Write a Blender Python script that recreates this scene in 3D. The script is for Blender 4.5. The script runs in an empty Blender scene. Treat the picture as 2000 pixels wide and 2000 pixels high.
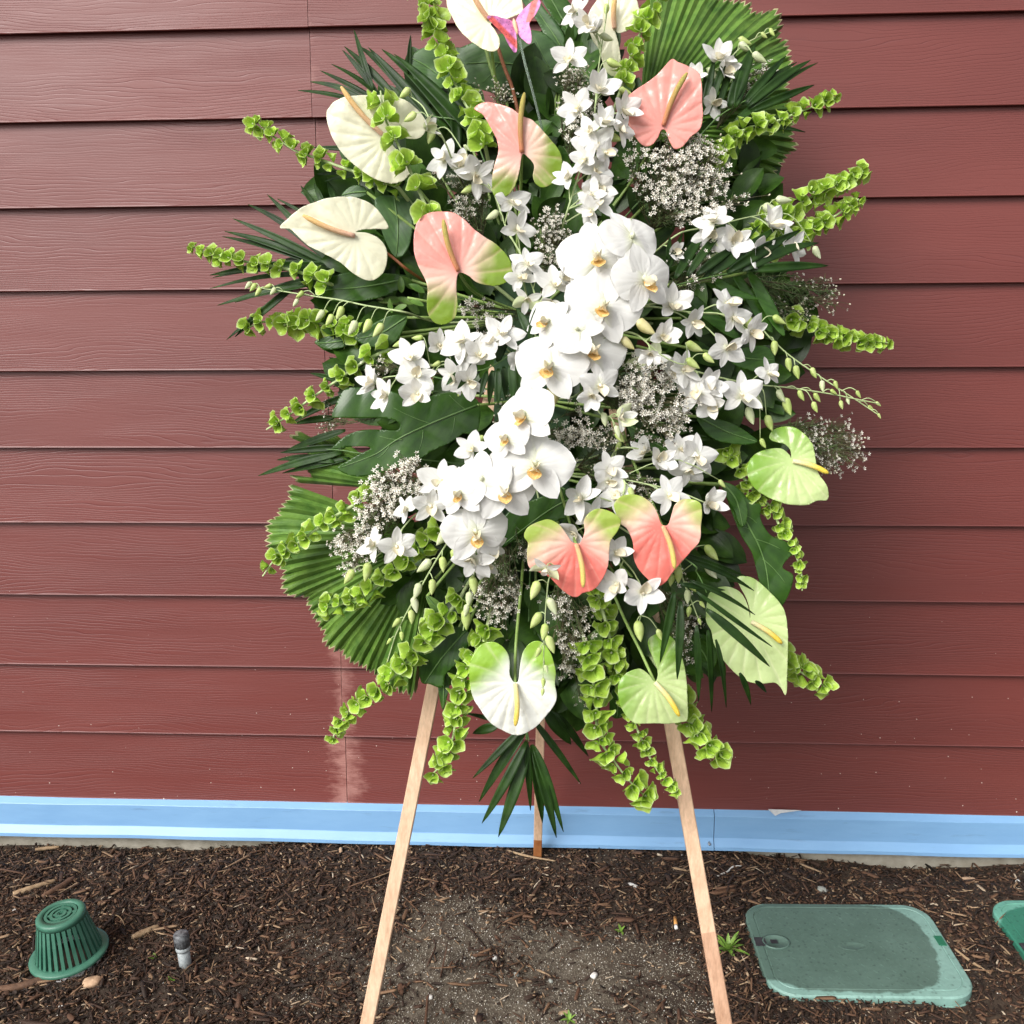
import bpy, math, random
import numpy as np
from mathutils import Vector, Matrix, noise
from mathutils.geometry import delaunay_2d_cdt
rnd = random.Random(7)
R_ = math.radians
C = bpy.context.scene.collection

# ------------------------------------------------------------------ camera
CAM_H = 1.345; CAM_Y = -2.208; FPX = 1926.0
pitch, yaw, roll = R_(12.5086), R_(3.1148), R_(-0.4802)
fw = Vector((0, math.cos(pitch), -math.sin(pitch))); up = Vector((0, math.sin(pitch), math.cos(pitch))); rt = Vector((1, 0, 0))
r2 = math.cos(roll)*rt + math.sin(roll)*up; u2 = -math.sin(roll)*rt + math.cos(roll)*up
Zr = Matrix.Rotation(yaw, 3, 'Z')
CR, CU, CF = Zr @ r2, Zr @ u2, Zr @ fw
CN = -CF
EYE = Vector((0, CAM_Y, CAM_H))
cam_d = bpy.data.cameras.new('camera'); cam = bpy.data.objects.new('camera', cam_d); C.objects.link(cam)
M3 = Matrix((CR, CU, CN)).transposed()
cam.matrix_world = Matrix.Translation(EYE) @ M3.to_4x4()
cam_d.sensor_width = 36; cam_d.lens = FPX/2000*36; cam_d.clip_end = 300; cam_d.clip_start = .02
sc = bpy.context.scene; sc.camera = cam
# ------------------------------------------------------------------ world, sun, exposure
SUN_EL, SUN_AZ = 38, 218        # azimuth measured from +Y clockwise
w = bpy.data.worlds.new('World'); sc.world = w; w.use_nodes = True
nt = w.node_tree; nt.nodes.clear()
sky = nt.nodes.new('ShaderNodeTexSky'); sky.sky_type = 'NISHITA'; sky.sun_disc = False
sky.sun_elevation = R_(SUN_EL); sky.sun_rotation = R_(SUN_AZ); sky.air_density = 1; sky.dust_density = 3; sky.ozone_density = 1
hs = nt.nodes.new('ShaderNodeHueSaturation'); hs.inputs['Saturation'].default_value = .12
bg = nt.nodes.new('ShaderNodeBackground'); bg.inputs['Strength'].default_value = .14
wo = nt.nodes.new('ShaderNodeOutputWorld')
nt.links.new(sky.outputs[0], hs.inputs['Color']); nt.links.new(hs.outputs[0], bg.inputs['Color']); nt.links.new(bg.outputs[0], wo.inputs['Surface'])
sd = bpy.data.lights.new('sun', 'SUN'); sd.energy = 2.1; sd.angle = R_(30); sd.color = (1, .965, .92)
so = bpy.data.objects.new('sun', sd); C.objects.link(so)
az, el = R_(SUN_AZ), R_(SUN_EL)
sdir = Vector((math.sin(az)*math.cos(el), math.cos(az)*math.cos(el), math.sin(el)))
so.rotation_euler = sdir.to_track_quat('Z', 'Y').to_euler(); so.location = (0, -3, 5)
sc.view_settings.view_transform = 'Standard'; sc.view_settings.look = 'None'
sc.view_settings.exposure = .5; sc.view_settings.gamma = 1; sc.view_settings.use_curve_mapping = False
sc.render.engine = 'CYCLES'

# ------------------------------------------------------------------ placing helpers
# the easel leans back: its plane is  y = EY0 + ES*z ; 'off' is metres in front of that plane
EY0, ES = -.78, .276
def ray(px, py): px = float(px); py = float(py); return CF + (px-1000)/FPX*CR - (py-1000)/FPX*CU
def P(px, py, off=0.):
    d = ray(px, py)                       # EYE.y+t*dy = EY0-off + ES*(EYE.z+t*dz)
    t = (EY0-off+ES*EYE.z-EYE.y)/(d.y-ES*d.z)
    return EYE+d*t
def mpp(p): return (p-EYE).dot(CF)/FPX    # metres per target pixel at a point
ZN = {'T':(0,0,1),'A':(350,0,2.76),'B':(1000,0,2.576),'C':(350,350,2.76),'D':(1000,350,2.576),'E':(450,750,2.76),'F':(1000,750,2.576),
      'G':(600,1150,3.22),'H':(1050,1100,3.22),'I':(850,500,3.864),'J':(0,1500,2.76),'K':(650,1550,2.415),'M':(1350,1500,2.972),
      'N':(850,0,6.44),'O':(1250,80,4.83),'Q':(500,880,3.865)}
def z1(z, x, y): a = ZN[z]; return (a[0]+x/a[2], a[1]+y/a[2])
def zz(z, pts): return [z1(z, *p[:2]) for p in pts]
def ground_at(px, py, h=0.):
    d = ray(px, py); return EYE+d*((h-EYE.z)/d.z)

# ------------------------------------------------------------------ object helpers
W = {}
def tagit(o, label=None, cat=None, group=None, kind=None):
    if label: o['label'] = label
    if cat: o['category'] = cat
    if group: o['group'] = group
    if kind: o['kind'] = kind
    return o
def thing(name, label, cat, loc, group=None):
    o = bpy.data.objects.new(name, None); o.empty_display_size = .02; C.objects.link(o); o.location = loc; W[o.name] = Vector(loc)
    return tagit(o, label, cat, group)
def mk(name, verts, faces, m, parent=None, origin=None, smooth=True, col=None, mids=None, uv=None):
    org = Vector(origin) if origin is not None else (W[parent.name].copy() if parent else Vector((0, 0, 0)))
    v = np.asarray([tuple(p) for p in verts], dtype=np.float64)-np.array(org)
    me = bpy.data.meshes.new(name); me.from_pydata(v.tolist(), [], faces)
    ms = m if isinstance(m, (list, tuple)) else [m]
    for q in ms: me.materials.append(q)
    if smooth: me.polygons.foreach_set('use_smooth', [True]*len(me.polygons))
    if mids is not None: me.polygons.foreach_set('material_index', mids)
    if col is not None:
        a = me.color_attributes.new('col', 'FLOAT_COLOR', 'POINT')
        cc = np.ones((len(v), 4)); cc[:, :3] = np.asarray(col)[:, :3]; a.data.foreach_set('color', cc.ravel())
    if uv is not None:
        a = me.attributes.new('st', 'FLOAT_VECTOR', 'POINT'); u3 = np.zeros((len(v), 3)); u3[:, :2] = uv; a.data.foreach_set('vector', u3.ravel())
    me.update()
    o = bpy.data.objects.new(name, me); C.objects.link(o)
    if parent: o.parent = parent; o.location = org-W[parent.name]
    else: o.location = org
    W[o.name] = org
    return o
def inst(name, me, parent, org, R3, scale):
    o = bpy.data.objects.new(name, me); C.objects.link(o); o.parent = parent
    s = scale if isinstance(scale, (tuple, list)) else (scale,)*3
    o.matrix_local = Matrix.Translation(Vector(org)-W[parent.name]) @ R3.to_4x4() @ Matrix.Diagonal((*s, 1))
    W[o.name] = Vector(org)
    return o
def frame(z, y=None):
    """columns x,y,z with z the given normal and y as close as possible to the given up"""
    z = z.normalized(); y = (y or CU); x = y.cross(z)
    if x.length < 1e-5: x = CR.copy()
    x.normalize(); return Matrix((x, z.cross(x), z)).transposed()

def cr(pts, n, closed=False):
    """Catmull-Rom through points (any dimension), n samples"""
    p = [np.asarray(tuple(q), float) for q in pts]; N = len(p)
    out = []; segs = N if closed else N-1
    for i in range(n):
        t = i/(n if closed else n-1)*segs; k = min(int(t), segs-1); f = t-k
        g = (lambda j: p[j % N]) if closed else (lambda j: p[min(max(j, 0), N-1)])
        a, b, c, d = g(k-1), g(k), g(k+1), g(k+2)
        out.append(.5*((2*b)+(c-a)*f+(2*a-5*b+4*c-d)*f*f+(3*b-a-3*c+d)*f**3))
    return out
def tube_geo(pts, rad, ns=7, cap=True):
    pts = [Vector(tuple(p)) for p in pts]; n = len(pts)
    rad = rad if hasattr(rad, '__len__') else [rad]*n
    V = []; Fc = []
    ref = None
    for i, p in enumerate(pts):
        t = (pts[min(i+1, n-1)]-pts[max(i-1, 0)])
        if t.length < 1e-9: t = Vector((0, 0, 1))
        t.normalize()
        if ref is None: ref = t.orthogonal().normalized()
        ref = (ref-t*ref.dot(t))
        ref = ref.normalized() if ref.length > 1e-6 else t.orthogonal().normalized()
        b = t.cross(ref)
        for k in range(ns):
            a = 2*math.pi*k/ns; V.append(p+(ref*math.cos(a)+b*math.sin(a))*rad[i])
    for i in range(n-1):
        for k in range(ns):
            Fc.append((i*ns+k, i*ns+(k+1) % ns, (i+1)*ns+(k+1) % ns, (i+1)*ns+k))
    if cap: Fc.append(tuple(range(ns-1, -1, -1))); Fc.append(tuple((n-1)*ns+k for k in range(ns)))
    return V, Fc
class MB:
    def __init__(s): s.v = []; s.f = []; s.m = []; s.c = []
    def add(s, V, Fc, mi=0, col=(1, 1, 1)):
        b = len(s.v); s.v += [tuple(p) for p in V]; s.f += [tuple(i+b for i in q) for q in Fc]; s.m += [mi]*len(Fc); s.c += [col]*len(V)
    def box(s, c, sz, R3=None, mi=0):
        R3 = R3 or Matrix.Identity(3); c = Vector(c); V = []
        for dx in (-.5, .5):
            for dy in (-.5, .5):
                for dz in (-.5, .5): V.append(c+R3 @ Vector((dx*sz[0], dy*sz[1], dz*sz[2])))
        s.add(V, [(0, 1, 3, 2), (4, 6, 7, 5), (0, 4, 5, 1), (2, 3, 7, 6), (0, 2, 6, 4), (1, 5, 7, 3)], mi)
    def build(s, name, m, parent=None, **k): return mk(name, s.v, s.f, m, parent, mids=s.m, **k)

# ------------------------------------------------------------------ materials
def new_mat(name):
    m = bpy.data.materials.new(name); m.use_nodes = True; t = m.node_tree; t.nodes.clear()
    o = t.nodes.new('ShaderNodeOutputMaterial'); b = t.nodes.new('ShaderNodeBsdfPrincipled'); t.links.new(b.outputs[0], o.inputs['Surface'])
    return m, t, b, o
def nd(t, typ, **k):
    n = t.nodes.new(typ)
    for a, v in k.items():
        if a.startswith('i_'):
            key = a[2:]; key = int(key) if key.isdigit() else key.replace('_', ' '); n.inputs[key].default_value = v
        else: setattr(n, a, v)
    return n
def math_(t, op, a, b=None, c=None):
    n = t.nodes.new('ShaderNodeMath'); n.operation = op
    for i, v in enumerate((a, b, c)):
        if v is None: continue
        if isinstance(v, (int, float)): n.inputs[i].default_value = v
        else: t.links.new(v, n.inputs[i])
    return n.outputs[0]
def ramp(t, fac, stops, interp='LINEAR'):
    n = t.nodes.new('ShaderNodeValToRGB'); n.color_ramp.interpolation = interp; e = n.color_ramp.elements
    while len(e) > 1: e.remove(e[-1])
    e[0].position = stops[0][0]; e[0].color = (*stops[0][1], 1) if len(stops[0][1]) == 3 else stops[0][1]
    for p, c in stops[1:]:
        q = e.new(p); q.color = (*c, 1)
    t.links.new(fac, n.inputs[0]); return n.outputs[0]
def mixc(t, fac, a, b, mode='MIX'):
    n = t.nodes.new('ShaderNodeMix'); n.data_type = 'RGBA'; n.blend_type = mode
    for s, v in ((0, fac), (6, a), (7, b)):
        if isinstance(v, (int, float)): n.inputs[s].default_value = v
        elif isinstance(v, tuple): n.inputs[s].default_value = (*v, 1)
        else: t.links.new(v, n.inputs[s])
    return n.outputs[2]
def pos(t, scale=(1, 1, 1), rand=0.):
    g = t.nodes.new('ShaderNodeNewGeometry'); mp = t.nodes.new('ShaderNodeMapping'); mp.inputs['Scale'].default_value = scale
    t.links.new(g.outputs['Position'], mp.inputs[0])
    if rand:
        oi = t.nodes.new('ShaderNodeObjectInfo'); cb = t.nodes.new('ShaderNodeCombineXYZ')
        v = math_(t, 'MULTIPLY', oi.outputs['Random'], rand); t.links.new(v, cb.inputs[0]); t.links.new(v, cb.inputs[1]); t.links.new(v, cb.inputs[2])
        t.links.new(cb.outputs[0], mp.inputs['Location'])
    return mp.outputs[0]
def noi(t, vec, scale, detail=3, rough=.55, dist=0.):
    n = nd(t, 'ShaderNodeTexNoise'); n.inputs['Scale'].default_value = scale; n.inputs['Detail'].default_value = detail
    n.inputs['Roughness'].default_value = rough; n.inputs['Distortion'].default_value = dist
    if vec is not None: t.links.new(vec, n.inputs['Vector'])
    return n.outputs['Fac']
def bump(t, b, h, strength, dist):
    n = nd(t, 'ShaderNodeBump'); n.inputs['Strength'].default_value = strength; n.inputs['Distance'].default_value = dist
    t.links.new(h, n.inputs['Height']); t.links.new(n.outputs[0], b.inputs['Normal']); return n
def translu(t, b, o, colsock, fac):
    tr = nd(t, 'ShaderNodeBsdfTranslucent'); mx = nd(t, 'ShaderNodeMixShader'); mx.inputs[0].default_value = fac
    if isinstance(colsock, tuple): tr.inputs[0].default_value = (*colsock, 1)
    else: t.links.new(colsock, tr.inputs[0])
    t.links.new(b.outputs[0], mx.inputs[1]); t.links.new(tr.outputs[0], mx.inputs[2]); t.links.new(mx.outputs[0], o.inputs['Surface'])
def plant_mat(name, c1, c2, rough=.45, trans=.2, scale=60, attr=False, spec=.5, bstr=.25, var=.12, stretch=None):
    m, t, b, o = new_mat(name)
    n = noi(t, pos(t), scale, 3)
    if attr:
        a = nd(t, 'ShaderNodeAttribute', attribute_name='col'); base = a.outputs['Color']
        base = mixc(t, 1., base, ramp(t, n, [(.25, (1-var,)*3), (.75, (1+var*.4,)*3)]), 'MULTIPLY')
    else: base = ramp(t, n, [(.3, c1), (.7, c2)])
    oi = nd(t, 'ShaderNodeObjectInfo'); hv = nd(t, 'ShaderNodeHueSaturation')
    t.links.new(math_(t, 'MULTIPLY_ADD', oi.outputs['Random'], 2*var, 1-var), hv.inputs['Value']); t.links.new(base, hv.inputs['Color'])
    base = hv.outputs[0]
    t.links.new(base, b.inputs['Base Color']); b.inputs['Roughness'].default_value = rough; b.inputs['Specular IOR Level'].default_value = spec
    if bstr: bump(t, b, noi(t, pos(t), scale*4, 4), bstr, .0012)
    if trans: translu(t, b, o, base, trans)
    return m
M = {}
def petal_mat(name, c, cb):
    m, t, b, o = new_mat(name); tc = nd(t, 'ShaderNodeTexCoord'); sp = nd(t, 'ShaderNodeSeparateXYZ'); t.links.new(tc.outputs['Object'], sp.inputs[0])
    an = math_(t, 'ARCTAN2', sp.outputs[0], math_(t, 'ADD', sp.outputs[1], .12))
    v = math_(t, 'ABSOLUTE', math_(t, 'SINE', math_(t, 'MULTIPLY_ADD', noi(t, tc.outputs['Object'], 3., 2), 2.2, math_(t, 'MULTIPLY', an, 13.))))
    f = ramp(t, math_(t, 'ADD', sp.outputs[1], math_(t, 'MULTIPLY', noi(t, pos(t), 60, 2), .12)), [(.08, (1,)*3), (.34, (0,)*3)])
    base = mixc(t, f, tuple(c), cb); base = mixc(t, .14, base, ramp(t, v, [(0., (.72, .74, .74)), (.35, (1,)*3)]), 'MULTIPLY')
    t.links.new(base, b.inputs['Base Color']); b.inputs['Roughness'].default_value = .5; b.inputs['Specular IOR Level'].default_value = .3
    h = math_(t, 'MULTIPLY_ADD', noi(t, pos(t), 120, 3), .8, v); bump(t, b, h, .28, .0009); translu(t, b, o, base, .25); return m
M['petal'] = petal_mat('white_petal', (.80, .795, .765), (.76, .78, .60))
M['petal_green'] = plant_mat('greenish_petal', (.60, .68, .36), (.74, .78, .56), .5, .22, 60, spec=.35, bstr=.12, var=.06)
M['throat'] = plant_mat('orange_throat', (.78, .36, .07), (.86, .74, .36), .45, .1, 350, spec=.35, var=.12)
M['cream'] = plant_mat('cream_throat', (.80, .72, .50), (.84, .80, .66), .45, .15, 200, spec=.35, var=.05)
M['bud'] = plant_mat('bud_green', (.42, .55, .13), (.62, .70, .30), .45, .15, 60, var=.1)
M['budy'] = plant_mat('bud_yellow', (.62, .58, .22), (.72, .66, .38), .45, .15, 60, var=.08)
M['stem'] = plant_mat('green_stem', (.20, .32, .07), (.30, .42, .12), .45, 0, 90)
M['stem_pale'] = plant_mat('pale_stem', (.36, .46, .20), (.46, .55, .28), .5, 0, 90)
M['stem_red'] = plant_mat('red_stem', (.30, .09, .04), (.40, .15, .06), .5, 0, 90)
M['stem_brown'] = plant_mat('brown_stem', (.05, .045, .018), (.09, .08, .03), .7, 0, 90)
M['bell'] = plant_mat('bell_green', 0, 0, .42, .3, 70, attr=True, var=.2, bstr=.4)
M['weed'] = plant_mat('weed_green', (.14, .28, .04), (.28, .44, .08), .45, .2, 70, var=.2)
M['spathe'] = plant_mat('spathe', 0, 0, .22, .12, 90, attr=True, spec=.5, bstr=.15, var=.05)
M['spadix'] = plant_mat('spadix', 0, 0, .6, 0, 500, attr=True, bstr=1., var=.1)
def leafmat(name, a, b_, rough, var=.25, spec=.5, trans=.12):
    m, t, b, o = new_mat(name)
    at = nd(t, 'ShaderNodeAttribute', attribute_name='st'); sp = nd(t, 'ShaderNodeSeparateXYZ'); t.links.new(at.outputs['Vector'], sp.inputs[0])
    n = noi(t, pos(t), 35, 4)
    base = ramp(t, n, [(.3, a), (.7, b_)])
    # fibres: fine lines that run along the blade
    mp = nd(t, 'ShaderNodeMapping'); mp.inputs['Scale'].default_value = (1.5, 26, 1); t.links.new(at.outputs['Vector'], mp.inputs[0])
    fib = noi(t, mp.outputs[0], 1., 2)
    base = mixc(t, .5, base, ramp(t, fib, [(.3, (.6, .6, .6)), (.7, (1.25, 1.25, 1.1))]), 'MULTIPLY')
    if name.startswith('fan'): base = mixc(t, math_(t, 'GREATER_THAN', sp.outputs[0], .989), base, (.36, .34, .18))
    oi = nd(t, 'ShaderNodeObjectInfo'); hv = nd(t, 'ShaderNodeHueSaturation')
    t.links.new(math_(t, 'MULTIPLY_ADD', oi.outputs['Random'], 2*var, 1-var), hv.inputs['Value']); t.links.new(base, hv.inputs['Color'])
    t.links.new(hv.outputs[0], b.inputs['Base Color']); b.inputs['Roughness'].default_value = rough; b.inputs['Specular IOR Level'].default_value = spec
    bump(t, b, fib, .35, .001); translu(t, b, o, hv.outputs[0], trans)
    return m
M['fan'] = leafmat('fan_palm_leaf', (.055, .130, .022), (.140, .250, .045), .38, spec=.35)
M['blade'] = leafmat('palm_leaflet', (.008, .027, .004), (.026, .066, .010), .40, spec=.26)
M['mon'] = leafmat('glossy_leaf', (.022, .070, .008), (.048, .120, .016), .26, .1, spec=.35)
M['big'] = leafmat('broad_leaf', (.035, .09, .025), (.075, .16, .045), .4, .1)
M['fill'] = leafmat('filler_leaf', (.012, .036, .005), (.052, .120, .016), .36, .5, spec=.28)
M['vein'] = plant_mat('leaf_vein', (.08, .17, .04), (.12, .22, .06), .45, 0, 90)
M['needle'] = plant_mat('needle_leaf', (.04, .085, .02), (.12, .18, .05), .6, .1, 90)
M['wax'] = plant_mat('wax_blossom', (.80, .77, .66), (.90, .88, .80), .6, .15, 300, spec=.3, var=.05)
M['waxbud'] = plant_mat('wax_bud', (.55, .50, .36), (.74, .70, .56), .6, .1, 300)
M['waxeye'] = plant_mat('wax_eye', (.20, .09, .05), (.30, .16, .08), .6, 0, 300)

# ------------------------------------------------------------------ the wall
def siding_mat():
    m, t, b, o = new_mat('red_siding_paint')
    g = nd(t, 'ShaderNodeNewGeometry'); sp = nd(t, 'ShaderNodeSeparateXYZ'); t.links.new(g.outputs['Position'], sp.inputs[0])
    p1 = pos(t, (1.6, 1, 8), 37.); n1 = noi(t, p1, 1., 3, .5)
    p2 = pos(t, (7, 1, 60), 11.); n2 = noi(t, p2, 1., 2)
    h = math_(t, 'MULTIPLY_ADD', n1, 16., math_(t, 'MULTIPLY', sp.outputs['Z'], 150.))
    h = math_(t, 'MULTIPLY_ADD', n2, .9, h)
    s = math_(t, 'ABSOLUTE', math_(t, 'SUBTRACT', math_(t, 'FRACT', h), .5))         # 0 in the middle of each band
    groove = ramp(t, s, [(0., (0,)*3), (.13, (.9,)*3), (.5, (1,)*3)])
    amp = ramp(t, noi(t, pos(t, (2.2, 1, 14), 5.), 1., 2), [(.32, (.08,)*3), (.62, (1,)*3)])
    fine = noi(t, pos(t, (14, 1, 320), 3.), 1., 3)
    hh = math_(t, 'MULTIPLY', groove, amp); hh = math_(t, 'MULTIPLY_ADD', fine, .45, hh)
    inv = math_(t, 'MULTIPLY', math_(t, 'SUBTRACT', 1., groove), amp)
    base = ramp(t, noi(t, pos(t, (1.2, 1, 4), 2.), 1.2, 3), [(.3, (.137, .030, .025)), (.7, (.171, .039, .032))])
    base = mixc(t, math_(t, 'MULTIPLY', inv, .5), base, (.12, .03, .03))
    # chalky worn patches beside the butt joint, torn outward along the grain
    jx = math_(t, 'ABSOLUTE', math_(t, 'SUBTRACT', sp.outputs['X'], JX))
    wn = noi(t, pos(t, (14, 1, 34), 9.), 1., 5, .7)
    wz = math_(t, 'MINIMUM', math_(t, 'MAXIMUM', math_(t, 'MULTIPLY_ADD', sp.outputs['Z'], -.10, .14), .045), .12)
    wear = math_(t, 'SUBTRACT', math_(t, 'MULTIPLY', wn, math_(t, 'ADD', wz, .06)), math_(t, 'MULTIPLY_ADD', jx, 1.0, .048))
    wear = math_(t, 'MINIMUM', math_(t, 'MAXIMUM', math_(t, 'MULTIPLY', wear, 22.), 0.), 1.)
    base = mixc(t, math_(t, 'MULTIPLY', wear, .5), base, (.52, .27, .23))
    # small splashes of dried mud and paint
    vo = nd(t, 'ShaderNodeTexVoronoi', voronoi_dimensions='2D'); vo.inputs['Scale'].default_value = 24.; cx_ = nd(t, 'ShaderNodeCombineXYZ'); t.links.new(sp.outputs['X'], cx_.inputs[0]); t.links.new(sp.outputs['Z'], cx_.inputs[1]); t.links.new(cx_.outputs[0], vo.inputs['Vector'])
    sepc = nd(t, 'ShaderNodeSeparateColor'); t.links.new(vo.outputs['Color'], sepc.inputs[0])
    rad = math_(t, 'MULTIPLY', math_(t, 'MAXIMUM', math_(t, 'SUBTRACT', sepc.outputs[0], .70), 0.), .13)
    low = math_(t, 'MAXIMUM', math_(t, 'MULTIPLY_ADD', sp.outputs['Z'], -1.1, 1.1), .0)
    spk = math_(t, 'LESS_THAN', vo.outputs['Distance'], math_(t, 'MULTIPLY', rad, low))
    base = mixc(t, math_(t, 'MULTIPLY', spk, .8), base, (.72, .60, .52))
    t.links.new(base, b.inputs['Base Color'])
    t.links.new(ramp(t, noi(t, pos(t, (3, 1, 20)), 1., 3), [(.3, (.40,)*3), (.7, (.5,)*3)]), b.inputs['Roughness'])
    b.inputs['Specular IOR Level'].default_value = .55
    bump(t, b, hh, .4, .0010)
    return m
JX = -.538
M['siding'] = siding_mat()
def simple(name, c1, c2, scale, rough, bs=.3, bd=.001, stretch=(1, 1, 1), spec=.5, metal=0.):
    m, t, b, o = new_mat(name); n = noi(t, pos(t, stretch), scale, 5, .6)
    t.links.new(ramp(t, n, [(.3, c1), (.7, c2)]), b.inputs['Base Color']); b.inputs['Roughness'].default_value = rough
    b.inputs['Specular IOR Level'].default_value = spec; b.inputs['Metallic'].default_value = metal
    if bs: bump(t, b, noi(t, pos(t, stretch), scale*3, 5), bs, bd)
    return m
M['caulk'] = simple('joint_caulk', (.30, .10, .085), (.38, .15, .12), 60, .6)
PITCHB = .178; B0 = CAM_H+.547-9*.178       # lower edge of the lowest seen full row
wall = thing('siding_wall', 'dark red lap siding wall with embossed wood grain behind the flower spray', 'wall', (0, .05, 0))
jrow = [-.539, -.535, -.538, -.537, -.537, -.538, -.539, -.537, -.540, -.539, -.536]
def board(x0, x1, zb, parent):
    n = 40; V = []; Fc = []
    prof = [(.0175, zb+PITCHB+.022), (.0010, zb+.004), (.0000, zb+.0015), (.0012, zb), (.0118, zb+.002), (.0262, zb+PITCHB+.022)]
    dz = rnd.uniform(-.0006, .0006); ph = rnd.uniform(0, 9)
    for i in range(n+1):
        x = x0+(x1-x0)*i/n
        wv = .0008*math.sin(x*3.1+ph)+.0004*math.sin(x*9+ph*2)
        for y, z in prof: V.append((x, y+wv, z+dz))
    k = len(prof)
    for i in range(n):
        for j in range(k): Fc.append((i*k+j, (i+1)*k+j, (i+1)*k+(j+1) % k, i*k+(j+1) % k))
    Fc += [tuple(range(k)), tuple(n*k+j for j in range(k-1, -1, -1))]
    o = mk('board', V, Fc, M['siding'], parent, smooth=False)
    return o
for r in range(-1, 13):
    zb = B0+PITCHB*r; jx = jrow[r % 11]
    board(-4.2, jx-.0006, zb, wall); board(jx+.0008, 3.6, zb, wall)
back = MB(); back.box((0, .040, 1.2), (9.0, .02, 2.5)); back.build('sheathing', M['caulk'], wall, smooth=False)
# blue metal base trim
m, t, b, o = new_mat('blue_trim_paint'); M['blue'] = m
n = noi(t, pos(t, (2, 2, 10)), 3., 5, .65)
base = ramp(t, n, [(.3, (.185, .36, .60)), (.7, (.22, .41, .65))])
dirt = ramp(t, noi(t, pos(t, (5, 5, 40)), 2., 6, .7), [(.60, (0,)*3), (.72, (1,)*3)])
base = mixc(t, math_(t, 'MULTIPLY', dirt, .35), base, (.10, .16, .27))
t.links.new(base, b.inputs['Base Color']); b.inputs['Roughness'].default_value = .38
bump(t, b, noi(t, pos(t, (3, 3, 9)), 6, 3), .25, .002)
trim = thing('base_trim', 'long sky blue metal trim strip along the foot of the red wall', 'trim', (0, 0, .02))
def trim_piece(x0, x1):
    prof = [(.006, .1185), (-.014, .1035), (-.0148, .1022), (-.0148, .046), (-.0155, .0445), (-.027, .0275), (-.0275, .019), (-.022, .017), (.01, .017), (.01, .1185)]
    n = 60; V = []; Fc = []; k = len(prof)
    for i in range(n+1):
        x = x0+(x1-x0)*i/n; a = .0007*math.sin(x*5)+.0005*math.sin(x*17+1)
        for y, z in prof: V.append((x, y+a, z+a*.8))
    for i in range(n):
        for j in range(k): Fc.append((i*k+j, (i+1)*k+j, (i+1)*k+(j+1) % k, i*k+(j+1) % k))
    Fc += [tuple(range(k)), tuple(n*k+j for j in range(k-1, -1, -1))]
    return mk('panel', V, Fc, M['blue'], trim, smooth=False)
TX = .366
trim_piece(-4.2, TX-.0012); trim_piece(TX+.0005, 3.6)
M['grey_metal'] = simple('grey_metal', (.25, .26, .28), (.42, .43, .44), 80, .4, metal=.6)
rv = MB(); V, Fc = tube_geo([(TX-.012, -.0135, .037), (TX-.012, -.0265, .036), (TX-.012, -.0285, .0357)], [.0032, .0032, .002], 10); rv.add(V, Fc); rv.build('rivet', M['grey_metal'], trim)
M['paper'] = simple('torn_paper', (.55, .56, .58), (.68, .68, .68), 90, .7)
q = [z1('M', 447, 240), z1('M', 640, 246), z1('M', 520, 262), z1('M', 488, 278)]
def wallpt(px, py, y): d = ray(px, py); return EYE+d*((y-EYE.y)/d.y)
sl = [wallpt(*p_, -.0165) for p_ in q]; bk = [v+Vector((0, .001, 0)) for v in sl]
V = sl+bk; tp = mk('paper_scrap', V, [(0, 1, 2, 3), (7, 6, 5, 4), (0, 4, 5, 1), (1, 5, 6, 2), (2, 6, 7, 3), (3, 7, 4, 0)], M['paper'], smooth=False)
tagit(tp, 'torn white scrap sticking out over the blue trim on the right', 'scrap')
# concrete foundation
M['conc'] = simple('concrete', (.26, .235, .18), (.44, .41, .34), 22, .9, .6, .003)
fd = MB(); fd.box((0, .05, -.17), (8.8, .09, .374)); fo = fd.build('concrete_foundation', M['conc'], smooth=False)
tagit(fo, 'pale concrete foundation edge between the blue trim and the mulch', 'foundation')

# ------------------------------------------------------------------ ground
def gz(x, y):
    z = .010*noise.noise((x*2.3, y*2.3, 3))+.006*noise.noise((x*8, y*8, 1))+.0025*noise.noise((x*25, y*25, 5))
    # mulch banked up against the middle of the wall, low beside the concrete at the left and right
    edge = math.exp(-((y+.0)/.09)**2)
    wl = .5-.5*math.tanh((x+.74)/.1); wr = .5+.5*math.tanh((x-.44)/.08)
    hump = .010*(1-wl-wr)-.024*wl-.030*wr*(.75+.35*math.sin(x*9))
    z += edge*hump
    z -= .018*math.exp(-(((x-.66)/.022)**2+((y+.075)/.04)**2))
    return z-.002
m, t, b, o = new_mat('soil'); M['soil'] = m
a1 = noi(t, pos(t), 9, 6, .7); a2 = noi(t, pos(t), 160, 4, .7); a3 = noi(t, pos(t), 2.2, 3, .5)
g = nd(t, 'ShaderNodeNewGeometry'); sp = nd(t, 'ShaderNodeSeparateXYZ'); t.links.new(g.outputs['Position'], sp.inputs[0])
base = ramp(t, a1, [(.3, (.026, .016, .010)), (.7, (.070, .046, .029))])
dx = math_(t, 'POWER', math_(t, 'DIVIDE', math_(t, 'ADD', sp.outputs['X'], .14), .38), 2.)
dy = math_(t, 'POWER', math_(t, 'DIVIDE', math_(t, 'ADD', sp.outputs['Y'], .50), .30), 2.)
sandy = math_(t, 'SUBTRACT', math_(t, 'MULTIPLY_ADD', a1, 1.3, .55), math_(t, 'ADD', dx, dy))
sandy = math_(t, 'MINIMUM', math_(t, 'MAXIMUM', sandy, 0.), 1.)
sand = ramp(t, a2, [(.3, (.085, .070, .050)), (.55, (.16, .135, .10)), (.75, (.40, .36, .29))])
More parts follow.
